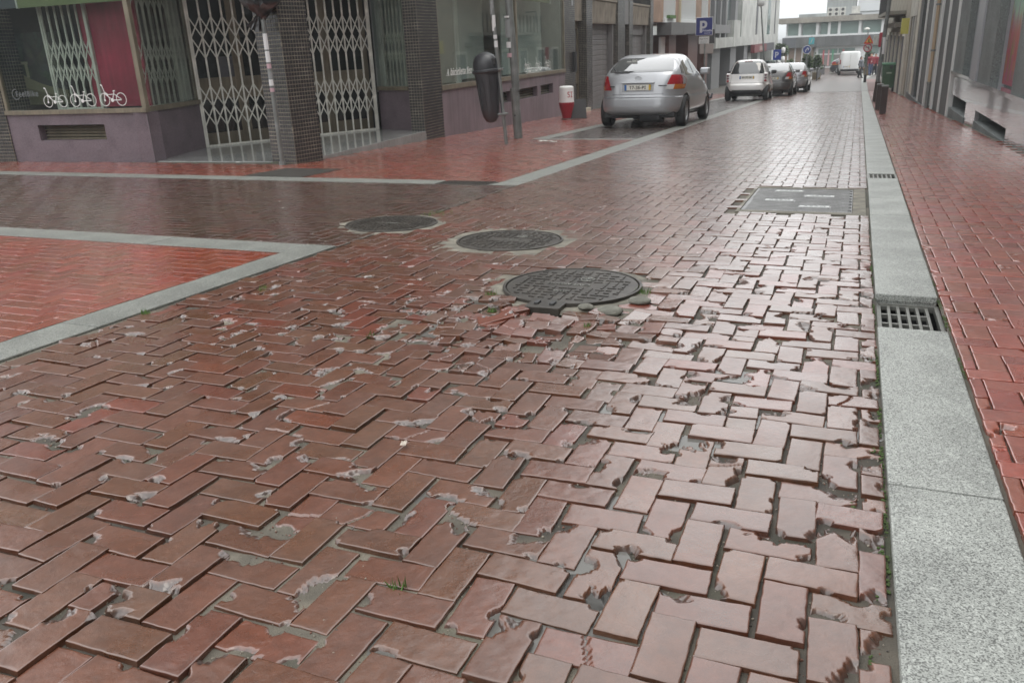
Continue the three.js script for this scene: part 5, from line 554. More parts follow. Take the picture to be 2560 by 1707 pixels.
function hatchback(label, col, metal, o = {}) {
  const t = thing('parked_car', label, 'car', 0, 0, 0, 0, 'parked cars'), P = paint(col, metal);
  const sh = new Shell([[0.24, -0.12, -3.9, 0.73], [0.30, -0.03, -4.0, 0.815], [0.40, 0.0, -4.06, 0.838], [0.53, -0.006, -4.05, 0.845], [0.565, -0.012, -4.0, 0.845], [0.58, -0.055, -3.97, 0.838], [0.66, -0.07, -3.8, 0.842], [0.76, -0.085, -3.5, 0.84], [0.88, -0.11, -3.05, 0.822], [0.98, -0.15, -2.82, 0.79], [1.045, -0.21, -2.66, 0.755], [1.12, -0.36, -2.5, 0.72], [1.22, -0.6, -2.28, 0.668], [1.30, -0.83, -2.1, 0.618], [1.345, -1.0, -1.98, 0.575], [1.37, -1.14, -1.88, 0.52], [1.385, -1.32, -1.72, 0.38]], 5.2);
  const W = [[0.79, 0.3, -0.72], [-0.79, 0.3, -0.72], [0.79, 0.3, -3.18], [-0.79, 0.3, -3.18]];
  mesh('body', toCreasedNormals(carve(sh.body(), P, W, 0.335, 0.46), 0.6), P, t); for (const [x, y, z] of W) wheel(t, x - Math.sign(x) * 0.04, 0.295, z, 0.295, 0.185);
  // glass
  mesh('rear_window', sh.patch('rear', 1.035, 1.305, (y) => -sh.at(y)[3] * (0.6 + 0.32 * edge(y, 1.0, 1.31)), (y) => sh.at(y)[3] * (0.6 + 0.32 * edge(y, 1.0, 1.31)), 0.006, 20, 12), carGlass, t);
  for (const s of ['right', 'left']) { mesh('side_window', sh.patch(s, 0.955, 1.29, (y) => -2.58 + (y - 0.955) * 1.12, (y) => -1.58 - (y - 0.955) * 0.05, 0.005), carGlass, t); mesh('side_window', sh.patch(s, 0.965, 1.29, (y) => -1.5, (y) => -0.72 - (y - 0.965) * 0.55, 0.005), carGlass, t); mesh('quarter_window', sh.patch(s, 1.0, 1.27, (y) => -0.66 - (y - 1) * 0.62, (y) => -0.5 - (y - 1) * 1.05, 0.005), carGlass, t);
    const k = s === 'right' ? 1 : -1; mesh('side_strip', sh.patch(s, 0.50, 0.545, () => -3.0, () => -0.98, 0.012), P, t); for (const z of [-1.0, -2.05]) mesh('door_handle', rbx(0.80 * k - 0.03, 0.80 * k + 0.03, 0.80, 0.83, z - 0.09, z + 0.09, 0.01), P, t); mesh('mirror', rbx(k > 0 ? 0.78 : -0.98, k > 0 ? 0.98 : -0.78, 0.96, 1.1, -2.5, -2.34, 0.04), P, t); }
  mesh('windscreen', sh.patch('front', 1.0, 1.3, (y) => -sh.at(y)[3] * 0.88, (y) => sh.at(y)[3] * 0.88, 0.006), carGlass, t);
  // rear lamps
  for (const k of [-1, 1]) { const a = (y) => 0.52 + 0.10 * (y - 0.71) / 0.26, b = (y) => 0.70 + 0.118 * edge(y, 0.62, 0.985, 2.4), R = (y0, y1, f0, f1) => sh.patch('rear', y0, y1, (y) => k > 0 ? a(y) + (b(y) - a(y)) * f0 : -(a(y) + (b(y) - a(y)) * f1), (y) => k > 0 ? a(y) + (b(y) - a(y)) * f1 : -(a(y) + (b(y) - a(y)) * f0), 0.012, 8, 8); const l = mesh('tail_light', R(0.80, 0.975, 0, 1), lampRed, t); mesh('reverse_light', R(0.71, 0.80, 0, 0.5), k > 0 ? lampClear : lampRed, l); mesh('indicator', R(0.71, 0.80, 0.5, 1), lampAmber, l); mesh('headlight', rbx(k * 0.5 - 0.14, k * 0.5 + 0.14, 0.6, 0.72, -3.86, -3.6, 0.04), lampClear, t); }
  mesh('hatch_seam', sh.patch('rear', 0.625, 0.632, () => -0.5, () => 0.5, 0.003), trimM, t); mesh('bumper_seam', sh.patch('rear', 0.568, 0.576, () => -0.8, () => 0.8, 0.012), trimM, t); mesh('bumper_ridge', sh.patch('rear', 0.40, 0.425, () => -0.78, () => 0.78, 0.012), P, t);
  mesh('plate_recess', sh.patch('rear', 0.675, 0.835, () => -0.31, () => 0.31, 0.006), paint(C(0.22, 0.22, 0.23), 0.4), t); const pl = plateMesh(o.plate || '17-36-PI', t); pl.position.set(0, 0.755, sh.rear(0, 0.755) + 0.022); mesh('plate_lamp_bar', rbx(-0.32, 0.32, 0.828, 0.85, -0.1, -0.065, 0.008), P, t);
  mesh('emblem', join([new THREE.TorusGeometry(0.045, 0.005, 6, 28).scale(1.25, 0.85, 1), new THREE.TorusGeometry(0.03, 0.004, 6, 20).scale(0.6, 1.1, 1)]).translate(0, 0.925, sh.rear(0, 0.925) + 0.01), rimM, t); mesh('badge', rbx(0.4, 0.56, 0.775, 0.79, -0.098, -0.08, 0.003), trimM, t); mesh('badge', rbx(-0.56, -0.46, 0.77, 0.79, -0.098, -0.08, 0.003), trimM, t);
  mesh('wiper', join([bar([-0.5, 1.04, -0.19], [-0.2, 1.03, -0.185], 0.012), bar([-0.42, 1.02, -0.15], [-0.62, 1.18, -0.48], 0.007)]), trimM, t); mesh('underbody', join([rbx(-0.7, 0.7, 0.18, 0.3, -3.9, -0.2, 0.04), cyl(0.13, 0.13, -0.22, 0.22, 14).rotateZ(Math.PI / 2).translate(0.25, 0.22, -0.28)]), trimM, t); mesh('exhaust', bar([0.42, 0.2, -0.6], [0.42, 0.2, 0.0], 0.03, 12), trimM, t); mesh('aerial', bar([0, 1.38, -1.5], [0, 1.42, -1.55], 0.008), trimM, t);
  for (const [x, s] of [[-0.36, 0.09], [-0.25, 0.1]]) mesh('window_sticker', rbx(x, x + s, 1.2 + (x + 0.36) * 0.2, 1.25 + (x + 0.36) * 0.2, sh.rear(x, 1.225) - 0.01, sh.rear(x, 1.225) + 0.007, 0.003), M.white, t);
  return t;
}
place(hatchback('silver hatchback parked nearest, beside the long shop window', C(0.4, 0.41, 0.43), 0.5), -4.17, -17.02, 0, 1.06);

function microcar() {
  const t = thing('parked_car', 'tiny white two-seat car parked behind the silver hatchback', 'car', 0, 0, 0, 0, 'parked cars'), P = paint(C(0.72, 0.71, 0.7)), sil = paint(C(0.34, 0.34, 0.36), 0.4);
  const sh = new Shell([[0.2, -0.18, -2.3, 0.62], [0.3, -0.05, -2.42, 0.72], [0.42, 0, -2.45, 0.775], [0.58, -0.01, -2.45, 0.78], [0.66, -0.08, -2.4, 0.745], [0.8, -0.13, -2.2, 0.71], [0.95, -0.17, -1.98, 0.685], [1.05, -0.21, -1.85, 0.66], [1.2, -0.3, -1.68, 0.61], [1.38, -0.42, -1.48, 0.53], [1.45, -0.5, -1.36, 0.475], [1.5, -0.62, -1.2, 0.4], [1.525, -0.75, -1.0, 0.25]], 3.8), W = [[0.68, 0.28, -0.42], [-0.68, 0.28, -0.42], [0.66, 0.28, -2.0], [-0.66, 0.28, -2.0]];
  mesh('body', toCreasedNormals(carve(sh.body(), P, W, 0.325, 0.4), 0.6), P, t); for (const [x, , z] of W) wheel(t, x - Math.sign(x) * 0.03, 0.285, z, 0.285, 0.17, 6);
  mesh('rear_window', sh.patch('rear', 1.0, 1.45, (y) => -sh.at(y)[3] * 0.93, (y) => sh.at(y)[3] * 0.93, 0.008, 18), carGlass, t); for (const s of ['right', 'left']) { mesh('side_window', sh.patch(s, 0.95, 1.4, (y) => -1.75 + (y - 0.95) * 0.6, () => -0.85, 0.006), carGlass, t); mesh('safety_cell', sh.patch(s, 0.4, 1.46, (y) => -0.84, (y) => -0.62 + (y > 0.9 ? 0.1 : 0), 0.007), sil, t); mesh('mirror', rbx(s === 'right' ? 0.68 : -0.86, s === 'right' ? 0.86 : -0.68, 0.98, 1.12, -1.68, -1.54, 0.04), trimM, t); }
  for (const k of [-1, 1]) { mesh('lamp_pod', rbx(k * 0.63 - 0.08, k * 0.63 + 0.08, 0.66, 1.03, -0.24, -0.07, 0.05), P, t); [0.74, 0.84, 0.94].forEach((y, i) => mesh('tail_light', new THREE.SphereGeometry(0.048, 12, 8).scale(1, 1, 0.5).translate(k * 0.64, y, -0.075), i === 0 ? lampRed : paint(C(0.12, 0.06, 0.07)), t)); }
  mesh('rear_valance', sh.patch('rear', 0.21, 0.4, (y) => -0.62 + (y - 0.2) * 0.7, (y) => 0.62 - (y - 0.2) * 0.7, 0.012), std(C(0.06, 0.065, 0.07), 0.5), t); mesh('hatch_seam', sh.patch('rear', 0.655, 0.668, () => -0.56, () => 0.56, 0.006), trimM, t); mesh('brake_light', rbx(-0.14, 0.14, 1.455, 1.475, -0.49, -0.46, 0.005), lampRed, t); const pl = plateMesh('95-PT-56', t, 0.5, 0.11); pl.position.set(0, 0.86, sh.rear(0, 0.86) + 0.014); mesh('underbody', rbx(-0.6, 0.6, 0.16, 0.28, -2.3, -0.3, 0.03), trimM, t); return t;
}
place(microcar(), -3.86, -32.6, 0, 1.06).scale.y = 0.96;
place(hatchback('dark grey hatchback parked beyond the tiny white car', C(0.07, 0.065, 0.065), 0.3, { plate: '48-22-RV' }), -3.38, -37.4, 0, 0.97);
place(hatchback('mid grey hatchback parked farthest along the bay', C(0.3, 0.3, 0.32), 0.4, { plate: '63-07-LT' }), -3.12, -43.2, 0, 1.0);
place(hatchback('dark green car standing side-on behind the planters', C(0.04, 0.07, 0.055), 0.2, { plate: '21-90-CX' }), -8.3, -75.5, -Math.PI / 2, 1.0);
place(hatchback('dark car half hidden behind the white van', C(0.035, 0.035, 0.045), 0.2, { plate: '05-44-FA' }), -2.5, -82, -Math.PI / 2, 1.0);
{ // van
  const t = thing('delivery_van', 'white delivery van driving away at the end of the street', 'van'), P = paint(C(0.66, 0.67, 0.67)); const sh = new Shell([[0.28, -0.1, -4.0, 0.74], [0.36, 0, -4.12, 0.82], [0.6, -0.01, -4.15, 0.84], [0.9, -0.03, -3.8, 0.845], [1.1, -0.05, -3.2, 0.83], [1.5, -0.1, -2.8, 0.78], [1.72, -0.14, -2.55, 0.74], [1.79, -0.18, -2.4, 0.7], [1.82, -0.3, -2.2, 0.6]], 7), W = [[0.78, 0.31, -0.8], [-0.78, 0.31, -0.8], [0.78, 0.31, -3.4], [-0.78, 0.31, -3.4]];
  mesh('body', toCreasedNormals(carve(sh.body(), P, W, 0.345, 0.44), 0.6), P, t); for (const [x, , z] of W) wheel(t, x - Math.sign(x) * 0.03, 0.305, z, 0.305, 0.19, 6); mesh('rear_bumper', sh.patch('rear', 0.3, 0.48, () => -0.8, () => 0.8, 0.03), trimM, t); for (const k of [-1, 1]) mesh('tail_light', sh.patch('rear', 0.85, 1.2, () => (k > 0 ? 0.7 : -0.8), () => (k > 0 ? 0.8 : -0.7), 0.015), lampRed, t); mesh('door_seam', sh.patch('rear', 0.5, 1.7, () => -0.006, () => 0.006, 0.004), trimM, t); for (const s of ['right', 'left']) mesh('side_window', sh.patch(s, 1.08, 1.55, () => -3.0, () => -2.0, 0.005), carGlass, t); const pl = plateMesh('82-IE-31', t, 0.5, 0.11); pl.position.set(-0.25, 0.66, sh.rear(-0.25, 0.66) + 0.02); place(t, -0.77, -75, 0.05, 1.0);
}

// ---------- street furniture ----------
const pipe = (a, b, r, r2) => muv(bar(a, b, r, 16, r2 ?? r));
function stickers(parent, base, dir, r, list) { for (const [h, len, c] of list) { const y0 = h, y1 = h + len, p = (y) => [base[0] + dir[0] * y, base[1] + y, base[2] + dir[2] * y]; mesh('sticker', new THREE.CylinderGeometry(r + 0.002, r + 0.002, len, 12, 1, true, -0.9, 2.4).translate(...p((y0 + y1) / 2)), c, parent); } }
const stW = std(C(0.6, 0.6, 0.6), 0.7), stG = std(C(0.22, 0.23, 0.23), 0.7), stP = std(C(0.45, 0.3, 0.33), 0.7);
{ // sign post with a bin bag over it
  const z = -9.52, y = gy(z), t = thing('sign_post', 'grey steel post before the tiled corner pillar, covered with stickers', 'post', -7.36, y, z); mesh('pole', pipe([0, -0.05, 0], [0, 2.6, 0], 0.032), M.galv, t); stickers(t, [0, 0, 0], [0, 0, 0], 0.032, [[1.52, 0.2, stW], [1.36, 0.14, stW], [1.28, 0.06, stP], [1.15, 0.09, stG], [1.06, 0.08, stW], [0.98, 0.05, stP]]); mesh('foot_collar', cyl(0.05, 0.045, -0.03, 0.05, 16), M.galv, t);
  const g = mergeVertices(new THREE.IcosahedronGeometry(0.26, 5)), p = g.attributes.position, v = new THREE.Vector3(); for (let i = 0; i < p.count; i++) { v.fromBufferAttribute(p, i); const a = Math.atan2(v.z, v.x), h = v.y / 0.26, fold = Math.abs(Math.sin(a * 5 + h * 3 + 1.5 * fbm(a * 2 + 5, h * 3, 4, 3) * 4)) * 0.22, cr = (fbm(v.x * 14 + 3, v.y * 12 + v.z * 14, 6, 4) - 0.5) * 0.55, neck = h < -0.35 ? 0.32 + 0.68 * sstep(-1, -0.35, h) : 1; const k = (0.86 + fold * 0.6 + cr) * neck; p.setXYZ(i, v.x * k * (h > 0 ? 1.25 : 1), v.y * 1.35 * (1 + cr * 0.3), v.z * k); } g.computeVertexNormals();
  const tail = mergeVertices(new THREE.ConeGeometry(0.075, 0.24, 20, 10, true)), q = tail.attributes.position; for (let i = 0; i < q.count; i++) { const a = Math.atan2(q.getZ(i), q.getX(i)), k = 1 + 0.4 * Math.sin(a * 6) + (fbm(a * 3 + 9, q.getY(i) * 14, 5, 3) - 0.5) * 0.7; q.setXYZ(i, q.getX(i) * k, q.getY(i), q.getZ(i) * k); } tail.computeVertexNormals(); tail.rotateZ(-0.5).translate(-0.08, -0.33, 0.03);
  const bag = mesh('plastic_bag', join([toCreasedNormals(g, 0.9), toCreasedNormals(tail, 0.9)]), new THREE.MeshPhysicalMaterial({ color: C(0.012, 0.012, 0.014), roughness: 0.28, clearcoat: 0.6, clearcoatRoughness: 0.15 })); bag.position.set(-7.36, y + 2.22, z); tag(bag, 'black plastic bag tied around the top of the sign post', 'plastic bag');
}
{ // litter bin on a leaning pole
  const z = -13.04, y = gy(z), lean = -0.0705, t = thing('bin_pole', 'thin leaning steel pole that carries the litter bin', 'post', -5.42, y, z); mesh('pole', pipe([0, -0.05, 0], [lean * 3, 3.0, 0], 0.032), M.galv, t); stickers(t, [0, 0, 0], [lean, 0, 0], 0.032, [[1.55, 0.1, stW], [1.8, 0.24, stW], [1.68, 0.06, stW], [2.05, 0.3, stG]]);
  const b = thing('litter_bin', 'charcoal plastic litter bin with domed hood hung on a leaning pole', 'litter bin', -5.66, y + 0.36, z + 0.03); b.rotation.z = 0.075; const dk = new THREE.MeshPhysicalMaterial({ color: C(0.026, 0.027, 0.031), roughness: 0.42, clearcoat: 0.25, clearcoatRoughness: 0.3 });
  mesh('body', lathe([[0, 0], [0.05, 0.004], [0.1, 0.03], [0.14, 0.1], [0.165, 0.22], [0.185, 0.45], [0.2, 0.7], [0.215, 0.8], [0.225, 0.82]], 32).scale(0.95, 1, 0.85), dk, b); mesh('rim', lathe([[0.205, 0.8], [0.238, 0.8], [0.245, 0.815], [0.245, 0.845], [0.235, 0.855], [0.2, 0.855]], 32).scale(0.95, 1, 0.85), dk, b);
  mesh('hood', lathe([[0.22, 0.852], [0.222, 0.92], [0.21, 0.99], [0.175, 1.06], [0.11, 1.105], [0.04, 1.12], [0, 1.122]], 32).scale(0.95, 1, 0.85), dk, b); for (const a of [-1.2, -0.45, 0.3, 1.05]) mesh('hood_rib', new THREE.TorusGeometry(0.222, 0.012, 6, 20, Math.PI / 2).scale(0.95, 1.2, 0.85).rotateY(a + Math.PI / 2).translate(0, 0.852, 0), dk, b);
  mesh('opening', rbx(0.12, 0.206, 0.9, 1.02, -0.12, 0.1, 0.02), M.black, b); for (const a of [-0.5, 0.0, 0.5]) mesh('body_rib', bar([Math.sin(a) * 0.178, 0.25, Math.cos(a) * 0.148], [Math.sin(a) * 0.2, 0.78, Math.cos(a) * 0.172], 0.008), dk, b); for (const yy of [0.12, 0.83]) mesh('clamp', rbx(0.12, 0.3, yy - 0.015, yy + 0.02, -0.05, 0.03, 0.01), M.galv, b); mesh('bracket', rbx(0.19, 0.215, 0.1, 0.98, -0.03, 0.01, 0.008), dk, b);
}
{ const z = -14.37, y = gy(z), l = -0.046, t = thing('lamp_post', 'thick grey steel post standing right of the litter bin', 'lamp post', -5.74, y, z); mesh('pole', pipe([0, 0.86, 0], [l * 6, 6, 0], 0.072, 0.05), M.galv, t); mesh('base_sleeve', pipe([0.01, -0.05, 0], [-0.03, 0.86, 0], 0.08, 0.078), M.galv, t); mesh('collar', pipe([-0.028, 0.84, 0], [-0.03, 0.89, 0], 0.085), M.galv, t); mesh('door_screw', rbx(-0.03, 0.0, 0.4, 0.43, 0.07, 0.085, 0.004), M.dark, t); mesh('arm', pipe([l * 6, 6, 0], [l * 6 + 1.2, 6.4, 0], 0.04), M.galv, t); mesh('lantern', rbx(l * 6 + 1.0, l * 6 + 1.7, 6.3, 6.45, -0.15, 0.15, 0.05), M.galv, t); stickers(t, [0, 0, 0], [l, 0, 0], 0.074, [[1.42, 0.07, stP], [1.58, 0.1, stW], [1.75, 0.3, stG], [2.08, 0.03, stW]]); }
{ // advertising barrel
  const z = -20.9, y = gy(z), t = thing('advertising_barrel', 'white and red advertising barrel with red letters beside the shop wall', 'advertising stand', -6.96, y, z, 0.45); mesh('white_drum', lathe([[0, 0.83], [0.15, 0.83], [0.178, 0.815], [0.19, 0.78], [0.19, 0.47], [0.197, 0.465], [0.197, 0.43]], 32), std(C(0.72, 0.72, 0.71), 0.4), t); mesh('red_cup', lathe([[0.197, 0.43], [0.2, 0.4], [0.185, 0.32], [0.14, 0.18], [0.112, 0.06], [0.11, 0.02]], 32), std(C(0.28, 0.015, 0.03), 0.4), t); mesh('foot', lathe([[0.11, 0.03], [0.15, 0.02], [0.15, 0.0], [0, 0]], 24), M.dark, t);
  const cv = document.createElement('canvas'); cv.width = 512; cv.height = 128; const c = cv.getContext('2d'); c.fillStyle = '#a8202a'; c.font = 'bold 118px monospace'; c.fillText('SI', 190, 104); const tx = new THREE.CanvasTexture(cv); tx.colorSpace = THREE.SRGBColorSpace; tx.magFilter = THREE.LinearFilter; mesh('lettering', new THREE.CylinderGeometry(0.1925, 0.1925, 0.2, 32, 1, true, -1.2, 3.14), new THREE.MeshStandardMaterial({ map: tx, transparent: true, alphaTest: 0.4, roughness: 0.5 }), t).position.y = 0.62;
  const s = thing('chalk_stand', 'small dark folding board behind the advertising barrel', 'board', -6.72, gy(-21.2), -21.2, 0.5); mesh('panel', muv(rbx(-0.2, 0.2, 0, 0.5, -0.015, 0.015, 0.005).rotateX(-0.25)), M.dark, s); mesh('back_leg', rbx(-0.2, 0.2, 0, 0.5, -0.012, 0.012, 0.005).rotateX(0.3).translate(0, 0, -0.28), M.dark, s);
}
const canvasSign = (name, w, h, parent, draw, px = 256, py = 256) => decal(name, w, h, px, py, draw, parent, { solid: true });
{ // parking sign
  const z = -34.5, y = gy(z), t = thing('parking_sign', 'blue parking sign with small white plate beyond the silver hatchback', 'sign', -5.75, y, z); mesh('pole', pipe([0.04, 0, 0], [0, 3.1, 0], 0.03), M.galv, t); const b = mesh('panel', rbx(-0.35, 0.31, 2.43, 3.1, 0.03, 0.06, 0.012), std(C(0.55, 0.55, 0.56), 0.5), t); const f = canvasSign('sign_face', 0.62, 0.63, b, (c, W, H) => { c.fillStyle = '#28306f'; c.fillRect(0, 0, W, H); c.fillStyle = '#b9bbbd'; c.font = 'bold 250px sans-serif'; c.fillText('P', 36, 222); c.fillStyle = '#d8dae0'; c.font = 'bold 42px sans-serif'; c.fillText('Privado', 100, 206); c.font = 'bold 22px sans-serif'; c.fillText('reservado', 126, 236); }); f.position.set(-0.02, 2.765, 0.062); const p2 = mesh('sub_plate', rbx(-0.22, 0.19, 2.12, 2.4, 0.03, 0.045, 0.006), M.white, t); const f2 = canvasSign('sign_face', 0.38, 0.25, p2, (c, W, H) => { c.fillStyle = '#c4c5c3'; c.fillRect(0, 0, W, H); c.fillStyle = '#55595b'; c.font = 'bold 44px sans-serif'; c.fillText('Pago Zona', 14, 66); c.fillStyle = '#8c9092'; for (let k = 0; k < 3; k++) c.fillRect(30, 100 + k * 30, W - 70 - k * 20, 10); }, 256, 168); f2.position.set(-0.015, 2.26, 0.047);
  const n = thing('shop_board', 'brownish notice board hanging behind the blue parking sign', 'sign', -6.4, gy(-39) + 1.85, -39); mesh('panel', rbx(-0.3, 0.3, 0, 0.4, -0.03, 0.03, 0.01), std(C(0.33, 0.3, 0.28), 0.6), n); mesh('upper_panel', rbx(-0.1, 0.33, 0.42, 1.0, -0.05, 0.05, 0.01), M.dark, n); mesh('hanger', bx(-0.9, -0.3, 0.8, 0.86, -0.02, 0.02), M.dark, n);
  const q = thing('parking_sign', 'smaller blue parking sign seen above the farthest parked cars', 'sign', -3.97, gy(-46), -46); mesh('pole', pipe([0, 0, 0], [0, 1.9, 0], 0.03), M.galv, q); const pb = mesh('panel', rbx(-0.2, 0.2, 1.52, 2.02, 0.03, 0.05, 0.01), std(C(0.05, 0.07, 0.25), 0.5), q); const f3 = canvasSign('sign_face', 0.38, 0.48, pb, (c, W, H) => { c.fillStyle = '#2c3f92'; c.fillRect(0, 0, W, H); c.fillStyle = '#c4c8d4'; c.font = 'bold 250px sans-serif'; c.fillText('P', 36, 240); }, 256, 310); f3.position.set(0, 1.77, 0.053);
}
{ const z = -48, t = thing('street_lamp', 'tall thin leaning lamp post above the farthest parked cars', 'lamp post', -4.62, gy(z), z); mesh('pole', pipe([0, 0, 0], [-0.5, 4.25, 0], 0.06, 0.03), M.galv, t); mesh('lantern', lathe([[0.04, 0], [0.17, 0.06], [0.19, 0.3], [0.1, 0.4], [0, 0.42]], 16).translate(-0.5, 4.2, 0), std(C(0.6, 0.62, 0.62), 0.4), t); }
{ const z = -60, y = gy(z), t = thing('turn_sign', 'round blue sign with a white turn arrow over the planters', 'sign', -3.33, y, z); mesh('pole', pipe([0.05, 0, 0], [0, 2.0, 0], 0.05), M.galv, t); const d = mesh('disc', cyl(0.27, 0.27, -0.015, 0.015, 32).rotateX(Math.PI / 2).translate(0, 2.03, 0.06), std(C(0.6, 0.6, 0.62), 0.5), t); const f = mesh('blue_face', new THREE.CircleGeometry(0.235, 32).translate(0, 2.03, 0.08), std(C(0.04, 0.06, 0.24), 0.5), d); mesh('arrow', join([flat([-0.08, 1.88, 0.084], [-0.06, 2.02, 0.084], 0.05, 0.004), flat([-0.06, 2.02, 0.084], [0.05, 2.1, 0.084], 0.05, 0.004), flat([0.0, 2.14, 0.084], [0.12, 2.09, 0.084], 0.05, 0.004), flat([0.12, 2.1, 0.084], [0.07, 1.98, 0.084], 0.05, 0.004)]), std(C(0.65, 0.66, 0.7), 0.5), d);
  const s = thing('information_sign', 'turquoise square sign with a white mark above the round blue sign', 'sign', -3.4, gy(-64), -64); mesh('pole', pipe([0.1, 0, -0.04], [0.1, 2.9, -0.04], 0.04), M.galv, s); mesh('panel', rbx(-0.07, 0.29, 2.38, 2.82, 0, 0.03, 0.01), std(C(0.1, 0.42, 0.48), 0.5), s); mesh('white_mark', flat([0.06, 2.46, 0.034], [0.16, 2.74, 0.034], 0.06, 0.004), M.white, s);
  const w = thing('twin_lantern', 'pair of white lanterns stacked on a slim post by the planters', 'lamp', -5.05, gy(-63), -63); mesh('pole', pipe([0, 0, 0], [0, 2.2, 0], 0.04), M.galv, w); for (const h of [1.35, 1.95]) mesh('lantern', lathe([[0, 0], [0.12, 0.03], [0.14, 0.2], [0.12, 0.38], [0, 0.42]], 16).translate(0, h - 0.1, 0), std(C(0.75, 0.75, 0.75), 0.4), w); }
{ const z = -56, y = gy(z), t = thing('warning_sign', 'red triangle roadworks sign above a round no-left-turn sign', 'sign', 0.3, y, z); mesh('pole', pipe([0.04, 0, 0], [0.04, 2.5, 0], 0.045), M.galv, t); mesh('pole_sleeve', pipe([0.04, 0, 0], [0.04, 0.45, 0], 0.08), M.dark, t);
  const tri = (r, zz) => { const s = new THREE.Shape(); for (let k = 0; k < 3; k++) { const a = Math.PI / 2 + k * Math.PI * 2 / 3; (k ? s.lineTo : s.moveTo).call(s, Math.cos(a) * r, Math.sin(a) * r); } return new THREE.ExtrudeGeometry(s, { depth: 0.012, bevelEnabled: true, bevelSize: 0.02, bevelThickness: 0.004, bevelSegments: 2 }).translate(0.05, 2.38, zz); }; const a = mesh('triangle', tri(0.3, 0.05), std(C(0.55, 0.06, 0.02), 0.5), t); mesh('yellow_face', tri(0.16, 0.066), std(C(0.55, 0.36, 0.05), 0.5), a); mesh('worker_symbol', join([new THREE.SphereGeometry(0.03, 8, 6).translate(0.05, 2.45, 0.085), flat([0.05, 2.42, 0.088], [0.03, 2.32, 0.088], 0.05, 0.004), flat([0.03, 2.34, 0.088], [0.12, 2.27, 0.088], 0.03, 0.004)]), M.black, a);
  const d = mesh('ring', new THREE.TorusGeometry(0.215, 0.03, 8, 32).translate(0.02, 1.98, 0.07), std(C(0.4, 0.03, 0.06), 0.5), t); mesh('white_face', cyl(0.2, 0.2, -0.008, 0.008, 32).rotateX(Math.PI / 2).translate(0.02, 1.98, 0.065), M.white, d); mesh('arrow', join([flat([0.1, 1.88, 0.078], [0.08, 2.02, 0.078], 0.045, 0.004), flat([0.08, 2.02, 0.078], [-0.1, 2.02, 0.078], 0.045, 0.004)]), M.black, d); mesh('slash', flat([-0.13, 2.13, 0.083], [0.17, 1.83, 0.083], 0.035, 0.004), std(C(0.4, 0.03, 0.06), 0.5), d);
  const l = thing('street_lamp', 'distant white shaded lamp above the warning sign', 'lamp post', 0.32, gy(-80), -80); mesh('pole', pipe([0.05, 0, 0], [0.05, 3.55, 0], 0.05), M.galv, l); mesh('lantern', lathe([[0.24, 0], [0.22, 0.06], [0.1, 0.16], [0, 0.18]], 16).translate(-0.05, 3.55, 0), M.white, l); }
const brown = std(C(0.045, 0.034, 0.032), 0.55);
{ const z = -29.6, y = gy(z), t = thing('lamp_post', 'slim grey lamp post leaning over the right pavement with a brown foot', 'lamp post', 0.55, y, z); mesh('pole', pipe([0, 0.5, 0], [0.24, 6, 0], 0.06, 0.05), M.galv, t); mesh('foot_sleeve', pipe([-0.02, -0.05, 0], [0.02, 0.62, 0], 0.075), brown, t); mesh('sticker', new THREE.CylinderGeometry(0.064, 0.064, 0.5, 12, 1, true).translate(0.07, 1.7, 0), stW, t); mesh('lantern', rbx(-0.5, 0.2, 6.0, 6.15, -0.12, 0.12, 0.05), M.galv, t); }
[[0.59, -21.9, 'brown square bollard at the right kerb, nearest of the pair'], [0.53, -24.0, 'brown square bollard half hidden behind the nearest one']].forEach(([x, z, label]) => { const t = thing('bollard', label, 'bollard', x, gy(z), z, 0.1, 'brown bollards on the right pavement'); mesh('shaft', rbx(-0.07, 0.07, -0.05, 0.62, -0.05, 0.05, 0.012), brown, t); mesh('cap', rbx(-0.075, 0.075, 0.62, 0.66, -0.055, 0.055, 0.012), M.galv, t); });
{ const z = -42, t = thing('wheelie_bin', 'green four-wheeled rubbish container on the right pavement', 'rubbish bin', 1.23, gy(z), z), gm = std(C(0.07, 0.15, 0.085), 0.5, { map: rep(grimeMap, 0.8) }), lid = std(C(0.09, 0.22, 0.13), 0.5); const g = rbx(-0.3, 0.3, 0.17, 1.13, -0.35, 0.35, 0.04, 3), p = g.attributes.position; for (let i = 0; i < p.count; i++) { const k = 0.82 + 0.18 * (p.getY(i) - 0.17); p.setX(i, p.getX(i) * k); p.setZ(i, p.getZ(i) * k); } g.computeVertexNormals(); mesh('tub', toCreasedNormals(g, 0.5), gm, t); mesh('lid', rbx(-0.34, 0.34, 1.13, 1.24, -0.4, 0.38, 0.04), lid, t); mesh('latch', rbx(0.0, 0.12, 0.98, 1.14, 0.33, 0.37, 0.02), M.dark, t); mesh('emblem', rbx(-0.12, 0.1, 0.78, 0.85, 0.335, 0.345, 0.003), std(C(0.25, 0.32, 0.26), 0.6), t); for (const [x, zz] of [[-0.2, 0.24], [0.2, 0.24], [-0.2, -0.24], [0.2, -0.24]]) mesh('castor', cyl(0.085, 0.085, -0.025, 0.025, 14).rotateZ(Math.PI / 2).translate(x, 0.085, zz), M.black, t); for (const x of [-0.2, 0.2]) mesh('castor_bracket', rbx(x - 0.04, x + 0.04, 0.1, 0.2, 0.18, 0.3, 0.01), M.dark, t); }

